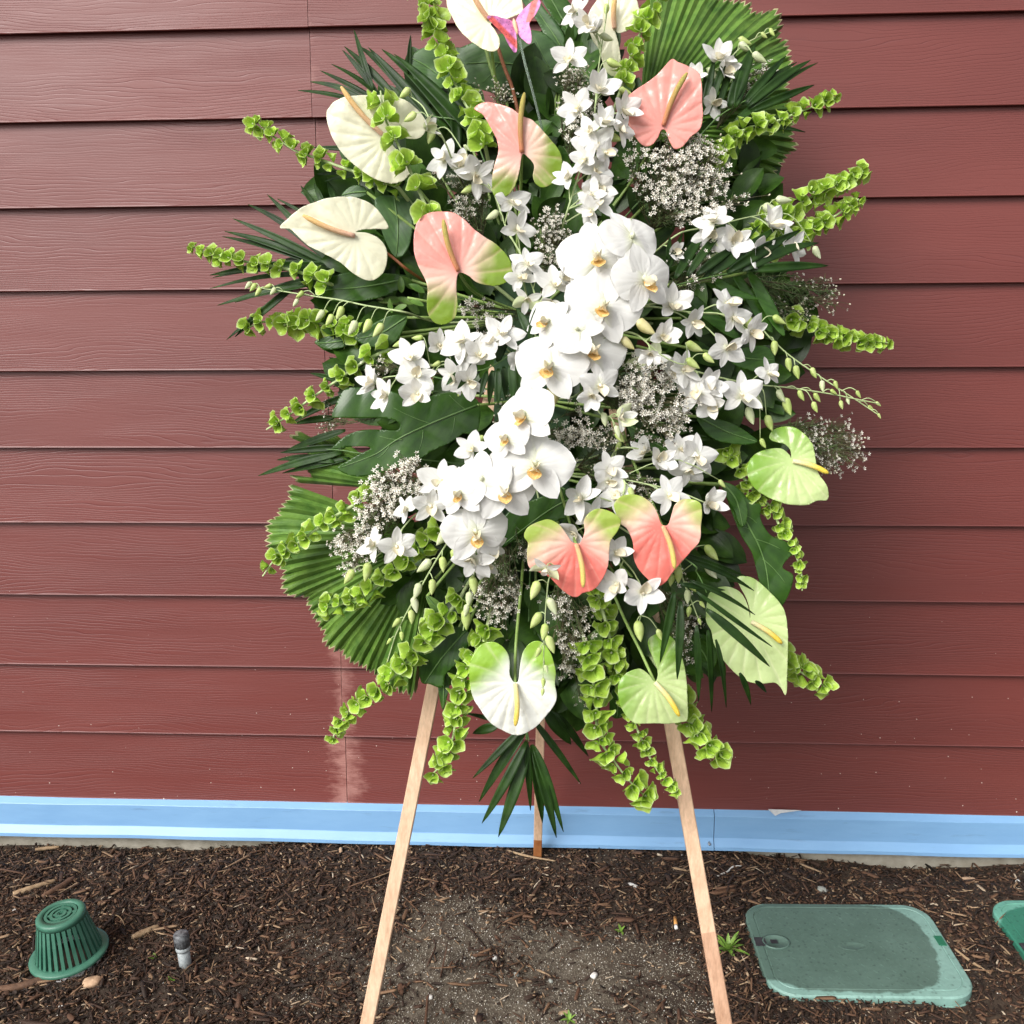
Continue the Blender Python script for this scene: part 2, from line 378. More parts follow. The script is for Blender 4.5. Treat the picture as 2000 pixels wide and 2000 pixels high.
base = mixc(t, math_(t, 'MULTIPLY', math_(t, 'MULTIPLY', sandy, .9), ramp(t, noi(t, pos(t), 30, 5, .7), [(.36, (.15,)*3), (.62, (.9,)*3)])), base, sand)
t.links.new(base, b.inputs['Base Color']); b.inputs['Roughness'].default_value = .9
bump(t, b, math_(t, 'MULTIPLY_ADD', a2, .35, a1), 1., .006)
xs = np.concatenate([[-30, -12, -6, -4.2], np.arange(-3.2, 3.2001, .020), [4.2, 6, 12, 30]])
ys = np.concatenate([[-40, -20, -10, -5, -3], np.arange(-2.0, .0351, .018)])
V = [(x, y, gz(x, y)) for y in ys for x in xs]; nx = len(xs)
Fc = [(j*nx+i, j*nx+i+1, (j+1)*nx+i+1, (j+1)*nx+i) for j in range(len(ys)-1) for i in range(nx-1)]
soil = mk('soil_ground', V, Fc, M['soil']); tagit(soil, kind='structure')

def sandf(x, y): return max(0., 1.0-((x+.14)/.42)**2-((y+.50)/.32)**2+1.3*noise.noise((x*6, y*6, 9))+.6*noise.noise((x*17, y*17, 2)))
# wood chips and bark: uncountable, one object
def chips_mat(name, stops, rough=.8):
    m, t, b, o = new_mat(name); a = nd(t, 'ShaderNodeAttribute', attribute_name='col'); sp = nd(t, 'ShaderNodeSeparateColor'); t.links.new(a.outputs['Color'], sp.inputs[0])
    base = ramp(t, sp.outputs[0], stops); n = noi(t, pos(t), 260, 4, .7)
    base = mixc(t, .6, base, ramp(t, n, [(.3, (.55,)*3), (.7, (1.3,)*3)]), 'MULTIPLY')
    t.links.new(base, b.inputs['Base Color']); b.inputs['Roughness'].default_value = rough; bump(t, b, n, .7, .001); return m
M['chips'] = chips_mat('bark_chips', [(0, (.012, .007, .004)), (.35, (.042, .020, .011)), (.6, (.105, .050, .026)), (.8, (.20, .115, .062)), (.93, (.36, .25, .15)), (1, (.58, .48, .36))])
M['grit'] = chips_mat('grit', [(0, (.10, .085, .06)), (.4, (.22, .19, .14)), (.7, (.48, .44, .36)), (1, (.85, .83, .78))])
rg = np.random.default_rng(5)
boxes = [(.605, -.362, .200, .152), (1.163, -.362, .220, .182)]
def in_box(x, y, c):
    dx, dy = max(0, abs(x-c[0])-c[2]+.05), max(0, abs(y-c[1])-c[3]+.05); return dx*dx+dy*dy < .052**2
def scatter(n, xr, yr, keep):
    out = []
    while len(out) < n:
        x = rg.uniform(*xr, 4096); y = rg.uniform(*yr, 4096)
        for a, b_ in zip(x, y):
            if any(in_box(a, b_, c) for c in boxes): continue
            if (a+1.03)**2+(b_+.44)**2 < .005: continue
            if rg.random() < keep(a, b_): out.append((a, b_))
            if len(out) >= n: break
    return np.array(out)
def chips(name, n, xr, yr, keep, lenf, mat_, zlift, flat=.35, kindlabel=None, cat=None, colf=None, box6=False):
    pts = scatter(n, xr, yr, keep)
    L = lenf(len(pts)); n = len(pts)
    l, wd, th = L
    yaw_ = rg.uniform(0, 2*np.pi, n); pt = rg.normal(0, flat, n).clip(-1.1, 1.1); rl = rg.normal(0, .5, n)
    # a splinter: 2 end points + a 4-vertex waist and a bent second waist
    base = np.array([[-.5, 0, 0], [-.28, -.5, -.4], [-.30, .45, -.45], [-.26, .42, .5], [-.31, -.4, .42], [.27, -.42, -.45], [.3, .5, -.4], [.26, .38, .5], [.32, -.5, .42], [.5, .05, 0]])
    F0 = [(0, 2, 1), (0, 3, 2), (0, 4, 3), (0, 1, 4), (1, 2, 6, 5), (2, 3, 7, 6), (3, 4, 8, 7), (4, 1, 5, 8), (9, 5, 6), (9, 6, 7), (9, 7, 8), (9, 8, 5)]
    v = base[None]*np.stack([l, wd, th], 1)[:, None, :]*(1+rg.normal(0, .16, (n, 10, 1)))
    v[:, :, 2] += (rg.normal(0, .12, n)*l)[:, None]*(base[None, :, 0]**2)*4*.5
    cr_, sr_ = np.cos(rl), np.sin(rl); y, z = v[:, :, 1].copy(), v[:, :, 2].copy()
    v[:, :, 1] = y*cr_[:, None]-z*sr_[:, None]; v[:, :, 2] = y*sr_[:, None]+z*cr_[:, None]
    cp_, sp_ = np.cos(pt), np.sin(pt); x, z = v[:, :, 0].copy(), v[:, :, 2].copy()
    v[:, :, 0] = x*cp_[:, None]-z*sp_[:, None]; v[:, :, 2] = x*sp_[:, None]+z*cp_[:, None]
    cy_, sy_ = np.cos(yaw_), np.sin(yaw_); x, y = v[:, :, 0].copy(), v[:, :, 1].copy()
    v[:, :, 0] = x*cy_[:, None]-y*sy_[:, None]; v[:, :, 1] = x*sy_[:, None]+y*cy_[:, None]
    zz_ = np.array([gz(a, b_) for a, b_ in pts])+rg.uniform(*zlift, n)
    v[:, :, 0] += pts[:, :1]; v[:, :, 1] += pts[:, 1:2]; v[:, :, 2] += zz_[:, None]
    v[:, :, 1] = np.minimum(v[:, :, 1], .003)
    tone = np.repeat(colf(n, pts), 10)
    me = bpy.data.meshes.new(name)
    nf = len(F0); sizes = np.array([len(f) for f in F0]); flat_idx = np.concatenate([np.array(f) for f in F0])
    loops = (flat_idx[None]+10*np.arange(n)[:, None]).ravel()
    starts = (np.concatenate([[0], np.cumsum(sizes)[:-1]])[None]+sizes.sum()*np.arange(n)[:, None]).ravel()
    me.vertices.add(n*10); me.vertices.foreach_set('co', v.reshape(-1)); me.loops.add(len(loops)); me.loops.foreach_set('vertex_index', loops.astype(np.int32))
    me.polygons.add(n*nf); me.polygons.foreach_set('loop_start', starts.astype(np.int32))
    me.update(calc_edges=True); me.validate()
    a = me.color_attributes.new('col', 'FLOAT_COLOR', 'POINT'); cc = np.ones((n*10, 4)); cc[:, 0] = tone; a.data.foreach_set('color', cc.ravel())
    me.materials.append(mat_); o = bpy.data.objects.new(name, me); C.objects.link(o)
    tagit(o, kindlabel, cat, kind='stuff'); return o
def patchy(x, y): return .5+.5*noise.noise((x*3.3, y*3.3, 4))
def keep_near(x, y): return (1-.93*min(1, sandf(x, y)*1.3))*(1. if y < -.03 else .8)*(.35+.65*patchy(x, y)*1.4)
chips('wood_chips', 52000, (-1.5, 1.5), (-.85, .0), keep_near,
      lambda n: (rg.lognormal(-4.6, .66, n).clip(.003, .075), rg.lognormal(-6.0, .55, n).clip(.001, .015), rg.lognormal(-6.2, .4, n).clip(.0006, .005)),
      M['chips'], (-.001, .008), .3, 'dark brown shredded bark mulch spread over the bed', 'mulch', lambda n, p: rg.beta(1.1, 1.9, n))
chips('bark_shreds', 2400, (-1.5, 1.5), (-.85, .0), lambda x, y: (1-.85*min(1, sandf(x, y)*1.1))*(.2+1.1*patchy(x, y)),
      lambda n: (rg.lognormal(-3.35, .38, n).clip(.018, .10), rg.lognormal(-5.5, .45, n).clip(.0015, .013), rg.lognormal(-6.0, .35, n).clip(.001, .005)),
      M['chips'], (.002, .012), .16, 'longer brown and tan bark shreds lying on top of the mulch', 'bark shreds', lambda n, p: rg.beta(1.7, 1.9, n))
chips('far_wood_chips', 9000, (-2.2, 2.2), (-2.0, -.83), lambda x, y: .9,
      lambda n: (rg.lognormal(-3.9, .5, n).clip(.01, .07), rg.lognormal(-5.1, .4, n).clip(.002, .014), rg.lognormal(-5.9, .35, n).clip(.001, .006)),
      M['chips'], (0, .008), .3, 'brown bark mulch on the near side of the bed, towards the viewer', 'mulch', lambda n, p: rg.beta(1.5, 3.2, n))
for sx in (-1, 1):
    chips('side_wood_chips', 7000, (min(sx*1.5, sx*3.2), max(sx*1.5, sx*3.2)), (-2.0, .0), lambda x, y: .9,
          lambda n: (rg.lognormal(-3.9, .5, n).clip(.01, .07), rg.lognormal(-5.1, .4, n).clip(.002, .014), rg.lognormal(-5.9, .35, n).clip(.001, .006)),
          M['chips'], (0, .008), .3, 'brown bark mulch spread at the %s end of the bed' % ('left' if sx < 0 else 'right'), 'mulch', lambda n, p: rg.beta(1.3, 2.4, n))
chips('sand_grit', 26000, (-1.4, 1.4), (-.85, .0), lambda x, y: .12+.9*min(1, sandf(x, y)*1.2),
      lambda n: (rg.lognormal(-6.2, .45, n).clip(.0008, .006),)+(rg.lognormal(-6.5, .35, n).clip(.0008, .004),)+(rg.lognormal(-6.7, .3, n).clip(.0006, .003),),
      M['grit'], (-.0005, .0015), .6, 'pale sand grains and grit scattered in the bare soil patch', 'grit', lambda n, p: rg.beta(1.0, 1.6, n))
chips('pale_splinters', 1700, (-1.5, 1.5), (-.85, -.01), lambda x, y: .35+.65*patchy(x, y),
      lambda n: (rg.lognormal(-4.5, .5, n).clip(.004, .04), rg.lognormal(-6.1, .4, n).clip(.001, .006), rg.lognormal(-6.6, .3, n).clip(.0006, .003)),
      M['chips'], (.003, .010), .25, 'pale straw coloured splinters strewn over the dark mulch', 'splinters', lambda n, p: rg.uniform(.8, 1., n))

# single pieces that can be picked out
def lump(name, px, py, sx, sy, sz, rot, m_, label, cat, seed, lift=0.):
    c = ground_at(px, py); c = ground_at(px, py, gz(c.x, c.y)+sz*.3+lift); V = []; Fc = []; nu, nv = 12, 8
    for j in range(nv+1):
        th = math.pi*j/nv
        for i in range(nu):
            ph = 2*math.pi*i/nu; d = Vector((math.sin(th)*math.cos(ph), math.sin(th)*math.sin(ph), math.cos(th)))
            k = 1+.28*noise.noise(d*1.6+Vector((seed, seed*.7, 0)))+.1*noise.noise(d*5+Vector((seed, 3, 0)))
            d = Vector([math.copysign(abs(a)**.75, a) for a in d]); V.append((d.x*sx*k*.5, d.y*sy*k*.5, d.z*sz*k*.5))
    for j in range(nv):
        for i in range(nu): Fc.append((j*nu+i, j*nu+(i+1) % nu, (j+1)*nu+(i+1) % nu, (j+1)*nu+i))
    Rz = Matrix.Rotation(rot, 3, 'Z'); V = [c+Rz @ Vector(v) for v in V]
    o = mk(name, V, Fc, m_, origin=c, smooth=True); return tagit(o, label, cat)
M['stone_w'] = simple('white_stone', (.62, .60, .55), (.80, .79, .75), 90, .7)
M['stone_t'] = simple('tan_stone', (.36, .22, .13), (.56, .38, .24), 70, .8)
M['stone_g'] = simple('grey_stone', (.24, .25, .22), (.40, .42, .38), 70, .8)
for a in [('pebble', 'K', 762, 775, .014, .011, .009, .4, 'stone_w', 'white pebble in the middle of the bare sandy patch'),
          ('pebble', 'K', 1232, 858, .017, .012, .010, 1, 'stone_w', 'white rounded pebble right of the sandy patch'),
          ('pebble', 'K', 458, 960, .011, .009, .008, 0, 'stone_w', 'small white pebble low in the sandy patch near the left easel leg'),
          ('pebble', 'K', 865, 852, .013, .010, .008, 2, 'stone_g', 'dull buff pebble below the white pebble in the sandy patch'),
          ('pebble', 'K', 1028, 883, .010, .008, .007, 2, 'stone_g', 'grey green pebble between two white ones in the sandy patch'),
          ('pebble', 'J', 332, 1287, .011, .009, .008, 1, 'stone_w', 'white pebble low at the left below the drain grate'),
          ('pebble', 'J', 78, 770, .009, .008, .007, 1, 'stone_w', 'white pebble above left of the green drain grate'),
          ('stone', 'J', 495, 1155, .038, .028, .016, .3, 'stone_t', 'tan angular stone below right of the drain grate'),
          ('stone', 'M', 762, 707, .021, .024, .010, .4, 'stone_g', 'pale grey stone behind the large valve box lid'),
          ('pebble', 'M', 1896, 660, .010, .009, .008, .4, 'stone_w', 'white pebble near the right edge behind the smaller lid'),
          ('pebble', 'J', 1837, 445, .010, .022, .010, .1, 'stone_t', 'oval buff stone against the wall left of the left easel leg'),
          ('bark_chunk', 'M', 1620, 648, .036, .016, .008, -.3, 'stone_t', 'flat tan bark piece behind the right of the big valve lid')]:
    px, py = z1(a[1], a[2], a[3]); lump(a[0], px, py, a[4], a[5], a[6], a[7], M[a[8]], a[9], a[0].replace('_', ' '), len(a[9]))
M['white_scrap'] = M['paper']
px, py = z1('K', 1415, 432); lump('white_fragment', px, py, .027, .010, .005, -.55, M['stone_w'], 'elongated white fragment in the mulch left of the right easel leg', 'fragment', 4, .003)
def stick(name, z, pts, rad, m_, label, cat='stick', lift=.006, flatten=.6):
    c = cr([z1(z, *p) for p in pts], 16); V3 = []
    for p in c:
        g0 = ground_at(*p); V3.append(ground_at(*p, gz(g0.x, g0.y)+lift))
    r = [rad*(.55+.45*math.sin(math.pi*min(1, .12+i/15*.9)))*(1+.15*noise.noise((i*.7, rad*999, 0))) for i in range(16)]
    V, Fc = tube_geo(V3, r, 8); o = mk(name, V, Fc, m_, origin=V3[0]); return tagit(o, label, cat)
M['bark'] = simple('bark', (.07, .035, .02), (.17, .09, .05), 60, .8, .8, .002, (1, 1, 1))
M['barkl'] = simple('light_wood', (.24, .15, .08), (.42, .30, .18), 80, .8, .6, .001)
stick('bark_stick', 'J', [(-60, 1195), (80, 1185), (200, 1150), (330, 1105), (400, 1080)], .0085, M['bark'], 'long brown bark stick lying in front of the green drain grate')
stick('wood_stick', 'J', [(715, 915), (780, 885), (855, 852)], .0075, M['barkl'], 'short pale stick pointing up right beside the drain grate')
stick('wood_stick', 'J', [(70, 680), (170, 650), (300, 605)], .008, M['barkl'], 'thick tan stick lying behind the drain grate on the left')
stick('bark_stick', 'J', [(230, 695), (330, 640), (400, 590)], .008, M['bark'], 'dark bark piece lying directly behind the top of the drain grate')
stick('wood_stick', 'J', [(190, 440), (260, 432), (320, 425)], .005, M['barkl'], 'pale split stick near the wall at the far left')
stick('twig', 'K', [(1575, 445), (1630, 400), (1690, 355), (1830, 300)], .0018, M['barkl'], 'thin pale twig passing behind the right easel leg', 'twig')
stick('twig', 'M', [(150, 628), (210, 600), (245, 572), (290, 568)], .0022, M['stone_w'], 'white crooked twig between the right easel leg and the wall', 'twig')
stick('twig', 'M', [(1530, 1050), (1620, 1120), (1740, 1195)], .0028, M['barkl'], 'thin straight twig right of the large valve box lid', 'twig')
stick('twig', 'M', [(1340, 640), (1430, 720), (1490, 820)], .0026, M['bark'], 'dark bent twig behind the right corner of the large lid', 'twig')
stick('twig', 'K', [(820, 268), (920, 295), (1050, 318)], .0028, M['barkl'], 'buff twig lying across the foot of the rear easel leg', 'twig')
stick('twig', 'J', [(555, 785), (640, 800), (675, 855)], .0014, M['barkl'], 'fine curved straw beside the right side of the drain grate', 'twig')
stick('twig', 'J', [(20, 1010), (80, 960), (150, 890)], .0018, M['barkl'], 'thin straw left of the drain grate', 'twig')
stick('wood_stick', 'M', [(1200, 715), (1260, 705), (1320, 715)], .005, M['bark'], 'dull brown splinter behind the large lid near the dark hole', 'stick')
# cigarette butt
ci = thing('cigarette_butt', 'cigarette butt with orange filter in the mulch left of the right leg', 'cigarette', ground_at(*z1('K', 1616, 608)))
M['filter'] = simple('orange_filter', (.55, .26, .07), (.66, .34, .10), 200, .7); M['cigp'] = simple('cigarette_paper', (.72, .70, .66), (.8, .79, .75), 200, .7)
pa, pb, pc = [ground_at(*z1('K', *q_), .009) for q_ in ((1614, 584), (1618, 622), (1620, 636))]
V, Fc = tube_geo([pa, pb], .0038, 12); mk('filter', V, Fc, M['filter'], ci)
V, Fc = tube_geo([pb, pc], .0039, 12); mk('paper_end', V, Fc, M['cigp'], ci)
# weeds
def weed(z, x, y, h, nl, label, seed, wdt=.006):
    rr = random.Random(seed); c = ground_at(*z1(z, x, y)); c.z = gz(c.x, c.y)+.002
    th = thing('weed', label, 'weed', c)
    for i in range(nl):
        a = i*2.4+rr.uniform(-.3, .3); e = rr.uniform(.3, 1.2); L = h*rr.uniform(.6, 1.1)
        d = Vector((math.cos(a)*math.cos(e), math.sin(a)*math.cos(e), math.sin(e))); s = d.cross(Vector((0, 0, 1))).normalized()
        V = []; Fc = []; k = 7
        for j in range(k):
            f = j/(k-1); p = c+d*L*f-Vector((0, 0, 1))*L*.55*f*f*math.cos(e); ww = wdt*math.sin(math.pi*min(1, .1+f*.95))**.8
            V += [p-s*ww, p-Vector((0, 0, 1))*ww*.3, p+s*ww]
        for j in range(k-1): Fc += [(j*3, j*3+1, j*3+4, j*3+3), (j*3+1, j*3+2, j*3+5, j*3+4)]
        mk('leaf', V, Fc, M['weed'], th)
weed('M', 215, 1060, .055, 26, 'small green weed between the right easel leg and the large valve lid', 1, .0042)
weed('K', 1360, 655, .022, 9, 'tiny green seedling in the mulch left of the cigarette butt', 2, .003)
weed('J', 828, 1020, .016, 7, 'tiny yellow green seedling left of the grey pipe stub', 3, .003)
weed('J', 915, 1150, .022, 5, 'little tuft of green blades below the grey pipe stub', 4, .002)
weed('K', 1115, 1082, .024, 7, 'small green sprout at the bottom edge of the sandy patch', 5, .0025)
# drain grate
M['gplast'] = simple('green_plastic', (.034, .135, .088), (.066, .19, .13), 30, .45, .2, .001)
M['gplast_dark'] = simple('green_plastic_wet', (.018, .14, .075), (.026, .17, .095), 20, .4, .15, .001)
dg_c = ground_at(137, 1872); dg_c.z = .012
dg = thing('drain_grate', 'green plastic dome drain grate tilted on a white pipe at lower left', 'drain grate', dg_c)
tilt = Matrix.Rotation(R_(-3.5), 3, 'Y') @ Matrix.Rotation(R_(3), 3, 'X')
def dgp(r, a, z): return dg_c+tilt @ Vector((r*math.cos(a), r*math.sin(a), z))
def lathe(prof, n, fn, closed=True):
    V = [fn(r, 2*math.pi*i/n, z) for r, z in prof for i in range(n)]; Fc = []; k = len(prof)
    for j in range(k if closed else k-1):
        for i in range(n): Fc.append((j*n+i, j*n+(i+1) % n, ((j+1) % k)*n+(i+1) % n, ((j+1) % k)*n+i))
    return V, Fc
RB, RT, HT = .065, .047, .098
V, Fc = lathe([(.077, .0), (.0775, .001), (.0775, .005), (.076, .0065), (.068, .0085), (.060, .0085), (.060, .0)], 48, dgp); mk('flange', V, Fc, M['gplast'], dg)
V, Fc = lathe([(RT+.001, HT-.012), (RT+.001, HT-.002), (RT-.002, HT+.001), (RT-.013, HT+.0015), (RT-.013, HT-.004), (RT-.004, HT-.012)], 48, dgp); mk('top_ring', V, Fc, M['gplast'], dg)
nr = 30
for i in range(nr):
    a = 2*math.pi*i/nr; hw = .0033
    V = []
    for r, z in ((RB, .008), (RB-.006, .008), (RT-.006, HT-.008), (RT, HT-.008)):
        for s_ in (-1, 1): V.append(dgp(r, a+s_*hw/r, z))
    mk('rib', V, [(0, 1, 3, 2), (2, 3, 5, 4), (4, 5, 7, 6), (6, 7, 1, 0), (0, 2, 4, 6), (1, 7, 5, 3)], M['gplast'], dg, smooth=False)
for r0 in (.029, .019, .009):
    V, Fc = lathe([(r0+.0028, HT-.004), (r0+.0028, HT), (r0-.0028, HT), (r0-.0028, HT-.004)], 40, dgp); mk('slot_ring', V, Fc, M['gplast'], dg, smooth=False)
sb = MB()
for a in (0.3, .3+math.pi/2):
    for s_ in (1, -1):
        c0 = dgp(s_*.021, a, HT-.0025); Rr = tilt @ Matrix.Rotation(a, 3, 'Z'); sb.box(c0, (.036, .006, .0026), Rr)
sb.build('spoke', M['gplast'], dg, smooth=False)
M['pvc'] = simple('white_pvc', (.55, .54, .52), (.72, .71, .70), 40, .5)
V, Fc = lathe([(.070, -.05), (.070, -.001), (.064, -.001), (.064, -.05)], 40, dgp); mk('pipe', V, Fc, M['pvc'], dg)
# grey pipe stub
pc_ = ground_at(*z1('J', 1000, 1062)); ps = thing('pipe_stub', 'short grey sprinkler pipe with black cap standing in the soil', 'pipe', pc_)
M['pipeg'] = simple('grey_pvc', (.24, .27, .28), (.42, .45, .45), 90, .5); M['blackp'] = simple('black_plastic', (.02, .02, .024), (.05, .05, .055), 60, .45); M['capp'] = simple('dusty_black_plastic', (.03, .03, .035), (.22, .23, .24), 110, .5)
up_ = Vector((-.05, 0, 1)).normalized()
def pl(r, a, z): return pc_+up_*z+Vector((r*math.cos(a), r*math.sin(a), 0))
V, Fc = lathe([(.0125, -.02), (.0125, .038), (.010, .039), (.010, -.02)], 24, pl); mk('riser', V, Fc, M['pipeg'], ps)
V, Fc = lathe([(.0001, .045), (.0145, .045), (.0150, .040), (.0145, .036), (.0001, .036)], 24, pl, False); mk('collar', V, Fc, M['pipeg'], ps)
capv = [(.0001, .0745), (.0125, .0745), (.0148, .072), (.0150, .046), (.0001, .046)]
V, Fc = lathe(capv, 32, lambda r, a, z: pl(r*(1+.05*math.cos(a*16)) if r > .01 else r, a, z), False); mk('cap', V, Fc, M['capp'], ps)
# valve box lids
def lid_mat(name, wet, dry, edge):
    m, t, b, o = new_mat(name); p = pos(t); n = noi(t, p, 14, 5, .65); n2 = noi(t, p, 120, 3)
    tc = nd(t, 'ShaderNodeTexCoord'); s = nd(t, 'ShaderNodeSeparateXYZ'); t.links.new(tc.outputs['Object'], s.inputs[0])
    # dried film: a damp stain in the middle, chalky dry plastic outside it
    ex = math_(t, 'POWER', math_(t, 'DIVIDE', math_(t, 'ABSOLUTE', math_(t, 'ADD', s.outputs[0], .035)), .20), 3.)
    ey = math_(t, 'POWER', math_(t, 'DIVIDE', math_(t, 'ABSOLUTE', math_(t, 'SUBTRACT', s.outputs[1], .008)), .150), 3.)
    d = math_(t, 'ADD', math_(t, 'ADD', ex, ey), math_(t, 'MULTIPLY_ADD', n, edge, -edge/2))
    f = ramp(t, d, [(.92, (0,)*3), (1.04, (1,)*3)])
    col = mixc(t, f, mixc(t, n, wet, tuple(c*1.18 for c in wet)), mixc(t, n, dry, tuple(c*1.2 for c in dry)))
    vo = nd(t, 'ShaderNodeTexVoronoi'); vo.inputs['Scale'].default_value = 75.; t.links.new(p, vo.inputs['Vector'])
    col = mixc(t, .5, col, ramp(t, vo.outputs['Distance'], [(.13, (.40,)*3), (.26, (1.06,)*3)]), 'MULTIPLY')
    col = mixc(t, .55, col, ramp(t, noi(t, p, 7, 6, .7), [(.3, (.75, .78, .76)), (.7, (1.2, 1.18, 1.2))]), 'MULTIPLY')
    col = mixc(t, .35, col, ramp(t, n2, [(.3, (.75,)*3), (.7, (1.15,)*3)]), 'MULTIPLY')
    t.links.new(col, b.inputs['Base Color']); b.inputs['Roughness'].default_value = .55; bump(t, b, n2, .3, .0006); return m
M['lid1'] = lid_mat('lid_faded_green', (.085, .145, .118), (.19, .33, .285), .75)
M['lid2'] = lid_mat('lid_fresh_green', (.030, .16, .105), (.12, .33, .25), .2)
def rrect(hx, hy, r, n=8):
    o_ = []
    for cx, cy, a0 in ((hx-r, hy-r, 0), (-hx+r, hy-r, 90), (-hx+r, -hy+r, 180), (hx-r, -hy+r, 270)):
        for i in range(n+1): a = R_(a0+90*i/n); o_.append((cx+r*math.cos(a), cy+r*math.sin(a)))
    return o_
def lid(label, cx, cy, hx, hy, mt, rot, handle=True):
    c = Vector((cx, cy, -.017)); th = thing('valve_box', label, 'valve box', c); Rz = Matrix.Rotation(rot, 3, 'Z')
    def place(pts): return [c+Rz @ Vector(p) for p in pts]
    def rings(spec, name, m_, cap):
        V = []; Fc = []; n = None
        for (dx, z) in spec:
            ring = rrect(hx+dx, hy+dx, max(.006, .058+dx)); n = len(ring); V += [(x, y, z) for x, y in ring]
        for j in range(len(spec)-1):
            for i in range(n): Fc.append((j*n+i, j*n+(i+1) % n, (j+1)*n+(i+1) % n, (j+1)*n+i))
        if cap: Fc.append(tuple((len(spec)-1)*n+i for i in range(n)))
        return mk(name, place(V), Fc, m_, th, smooth=False)
    rings([(0.004, -.05), (.004, .012), (.0, .0125)], 'box_rim', mt, False)
    rings([(-.001, .010), (-.001, .026), (-.004, .0295), (-.017, .031), (-.018, .0298), (-.0195, .0298), (-.0205, .0312)], 'cover', mt, True)
    # raised tread studs: short bars on a grid, joined
    sb = MB(); nxs = int(2*hx/.019); nys = int(2*hy/.019)
    for i in range(nxs):
        for j in range(nys):
            x = -hx+.034+i*.019; y = -hy+.034+j*.019
            if abs(x) > hx-.034 or abs(y) > hy-.034 or (x < -hx+.085 and abs(y-.01) < .028) or (abs(x) < .03 and abs(y) < .014): continue
            a = R_(45 if (i+j) % 2 else -45); sb.box(c+Rz @ Vector((x, y, .0312)), (.0075, .0022, .0011), Rz @ Matrix.Rotation(a, 3, 'Z'))
    s_ = sb.build('tread_stud', mt, th, smooth=False); s_['kind'] = 'stuff'
    V, Fc = lathe([(.0001, .0313), (.018, .0313), (.020, .0321), (.022, .0313)], 28, lambda r, a, z: c+Rz @ Vector((r*1.4*math.cos(a), r*.62*math.sin(a), z)), False); mk('emblem_boss', V, Fc, mt, th)
    hb = MB(); hc = Vector((-hx+.040, .010, .0318))
    V, Fc = lathe([(.023, .0312), (.0235, .0335), (.020, .0338), (.019, .0318), (.0001, .0318)], 32, lambda r, a, z: c+Rz @ Vector((hc.x+.006+r*1.25*math.cos(a), hc.y+r*math.sin(a), z)), False)
    mk('handle_recess', V, Fc, mt, th)
    hb.box(c+Rz @ Vector((hc.x-.026, hc.y, .0325)), (.022, .026, .0022), Rz); hb.box(c+Rz @ Vector((hc.x+.002, hc.y-.001, .0338)), (.014, .011, .0012), Rz)
    hb.build('slot', M['blackp'], th, smooth=False)
    if handle:
        k = MB(); k.box(c+Rz @ Vector((hx-.016, .02, .0315)), (.016, .030, .0022), Rz); k.build('latch_slot', M['gplast_dark'], th, smooth=False)
    return th
lid('large faded green valve box lid with damp stain right of the easel', .602, -.368, .203, .150, M['lid1'], R_(1.5))
lid('darker green valve box lid cut off by the right edge', 1.163, -.362, .218, .180, M['lid2'], R_(2), False)

# ------------------------------------------------------------------ easel
m, t, b, o = new_mat('easel_wood'); M['wood'] = m
n = noi(t, pos(t, (90, 90, 5)), 1., 5, .65); n2 = noi(t, pos(t, (300, 300, 25)), 1., 3)
base = ramp(t, n, [(.25, (.50, .31, .19)), (.6, (.70, .48, .32)), (.8, (.74, .53, .37))]); base = mixc(t, .4, base, ramp(t, n2, [(.35, (.72,)*3), (.6, (1.08,)*3)]), 'MULTIPLY')
t.links.new(base, b.inputs['Base Color']); b.inputs['Roughness'].default_value = .6; bump(t, b, n2, .25, .0006)
M['wood2'] = m.copy(); M['wood2'].name = 'easel_wood_darker'
for n_ in M['wood2'].node_tree.nodes:
    if n_.type == 'VALTORGB' and len(n_.color_ramp.elements) == 3:
        for e_, c_ in zip(n_.color_ramp.elements, ((.40, .22, .13), (.56, .34, .22), (.64, .42, .28))): e_.color = (*c_, 1)
M['wood3'] = simple('wet_wood', (.28, .10, .035), (.42, .17, .06), 60, .4, .2)
ez = thing('wooden_easel', 'light wooden tripod easel holding up the flower spray', 'easel', (-.03, -.55, 0))
def lath(name, a, b_, wx, wy, m_, parent, bev=.0014):
    a, b_ = Vector(a), Vector(b_); z = (b_-a).normalized(); x = Vector((1, 0, 0)); x = (x-z*x.dot(z)).normalized(); y = z.cross(x)
    V = []; Fc = []
    oct_ = [(sx*(wx/2-bx), sy*(wy/2-by)) for sx, sy, bx, by in ((1, 1, 0, bev), (1, 1, bev, 0), (-1, 1, bev, 0), (-1, 1, 0, bev), (-1, -1, 0, bev), (-1, -1, bev, 0), (1, -1, bev, 0), (1, -1, 0, bev))]
    for p in (a, b_):
        for u, v in oct_: V.append(p+x*u+y*v)
    for i in range(8): Fc.append((i, (i+1) % 8, 8+(i+1) % 8, 8+i))
    Fc += [tuple(range(7, -1, -1)), tuple(range(8, 16))]
    return mk(name, V, Fc, m_, parent, smooth=False)
LF = Vector((-.366, -.784, -.03)); RF = Vector((.304, -.792, -.03)); LT = LF.lerp(Vector((-.034, -.34, 1.66)), .78); RT_ = RF.lerp(Vector((-.006, -.34, 1.66)), .78)
lath('leg', LF, LT, .0235, .014, M['wood'], ez)
jt = z1('K', 1752, 512)
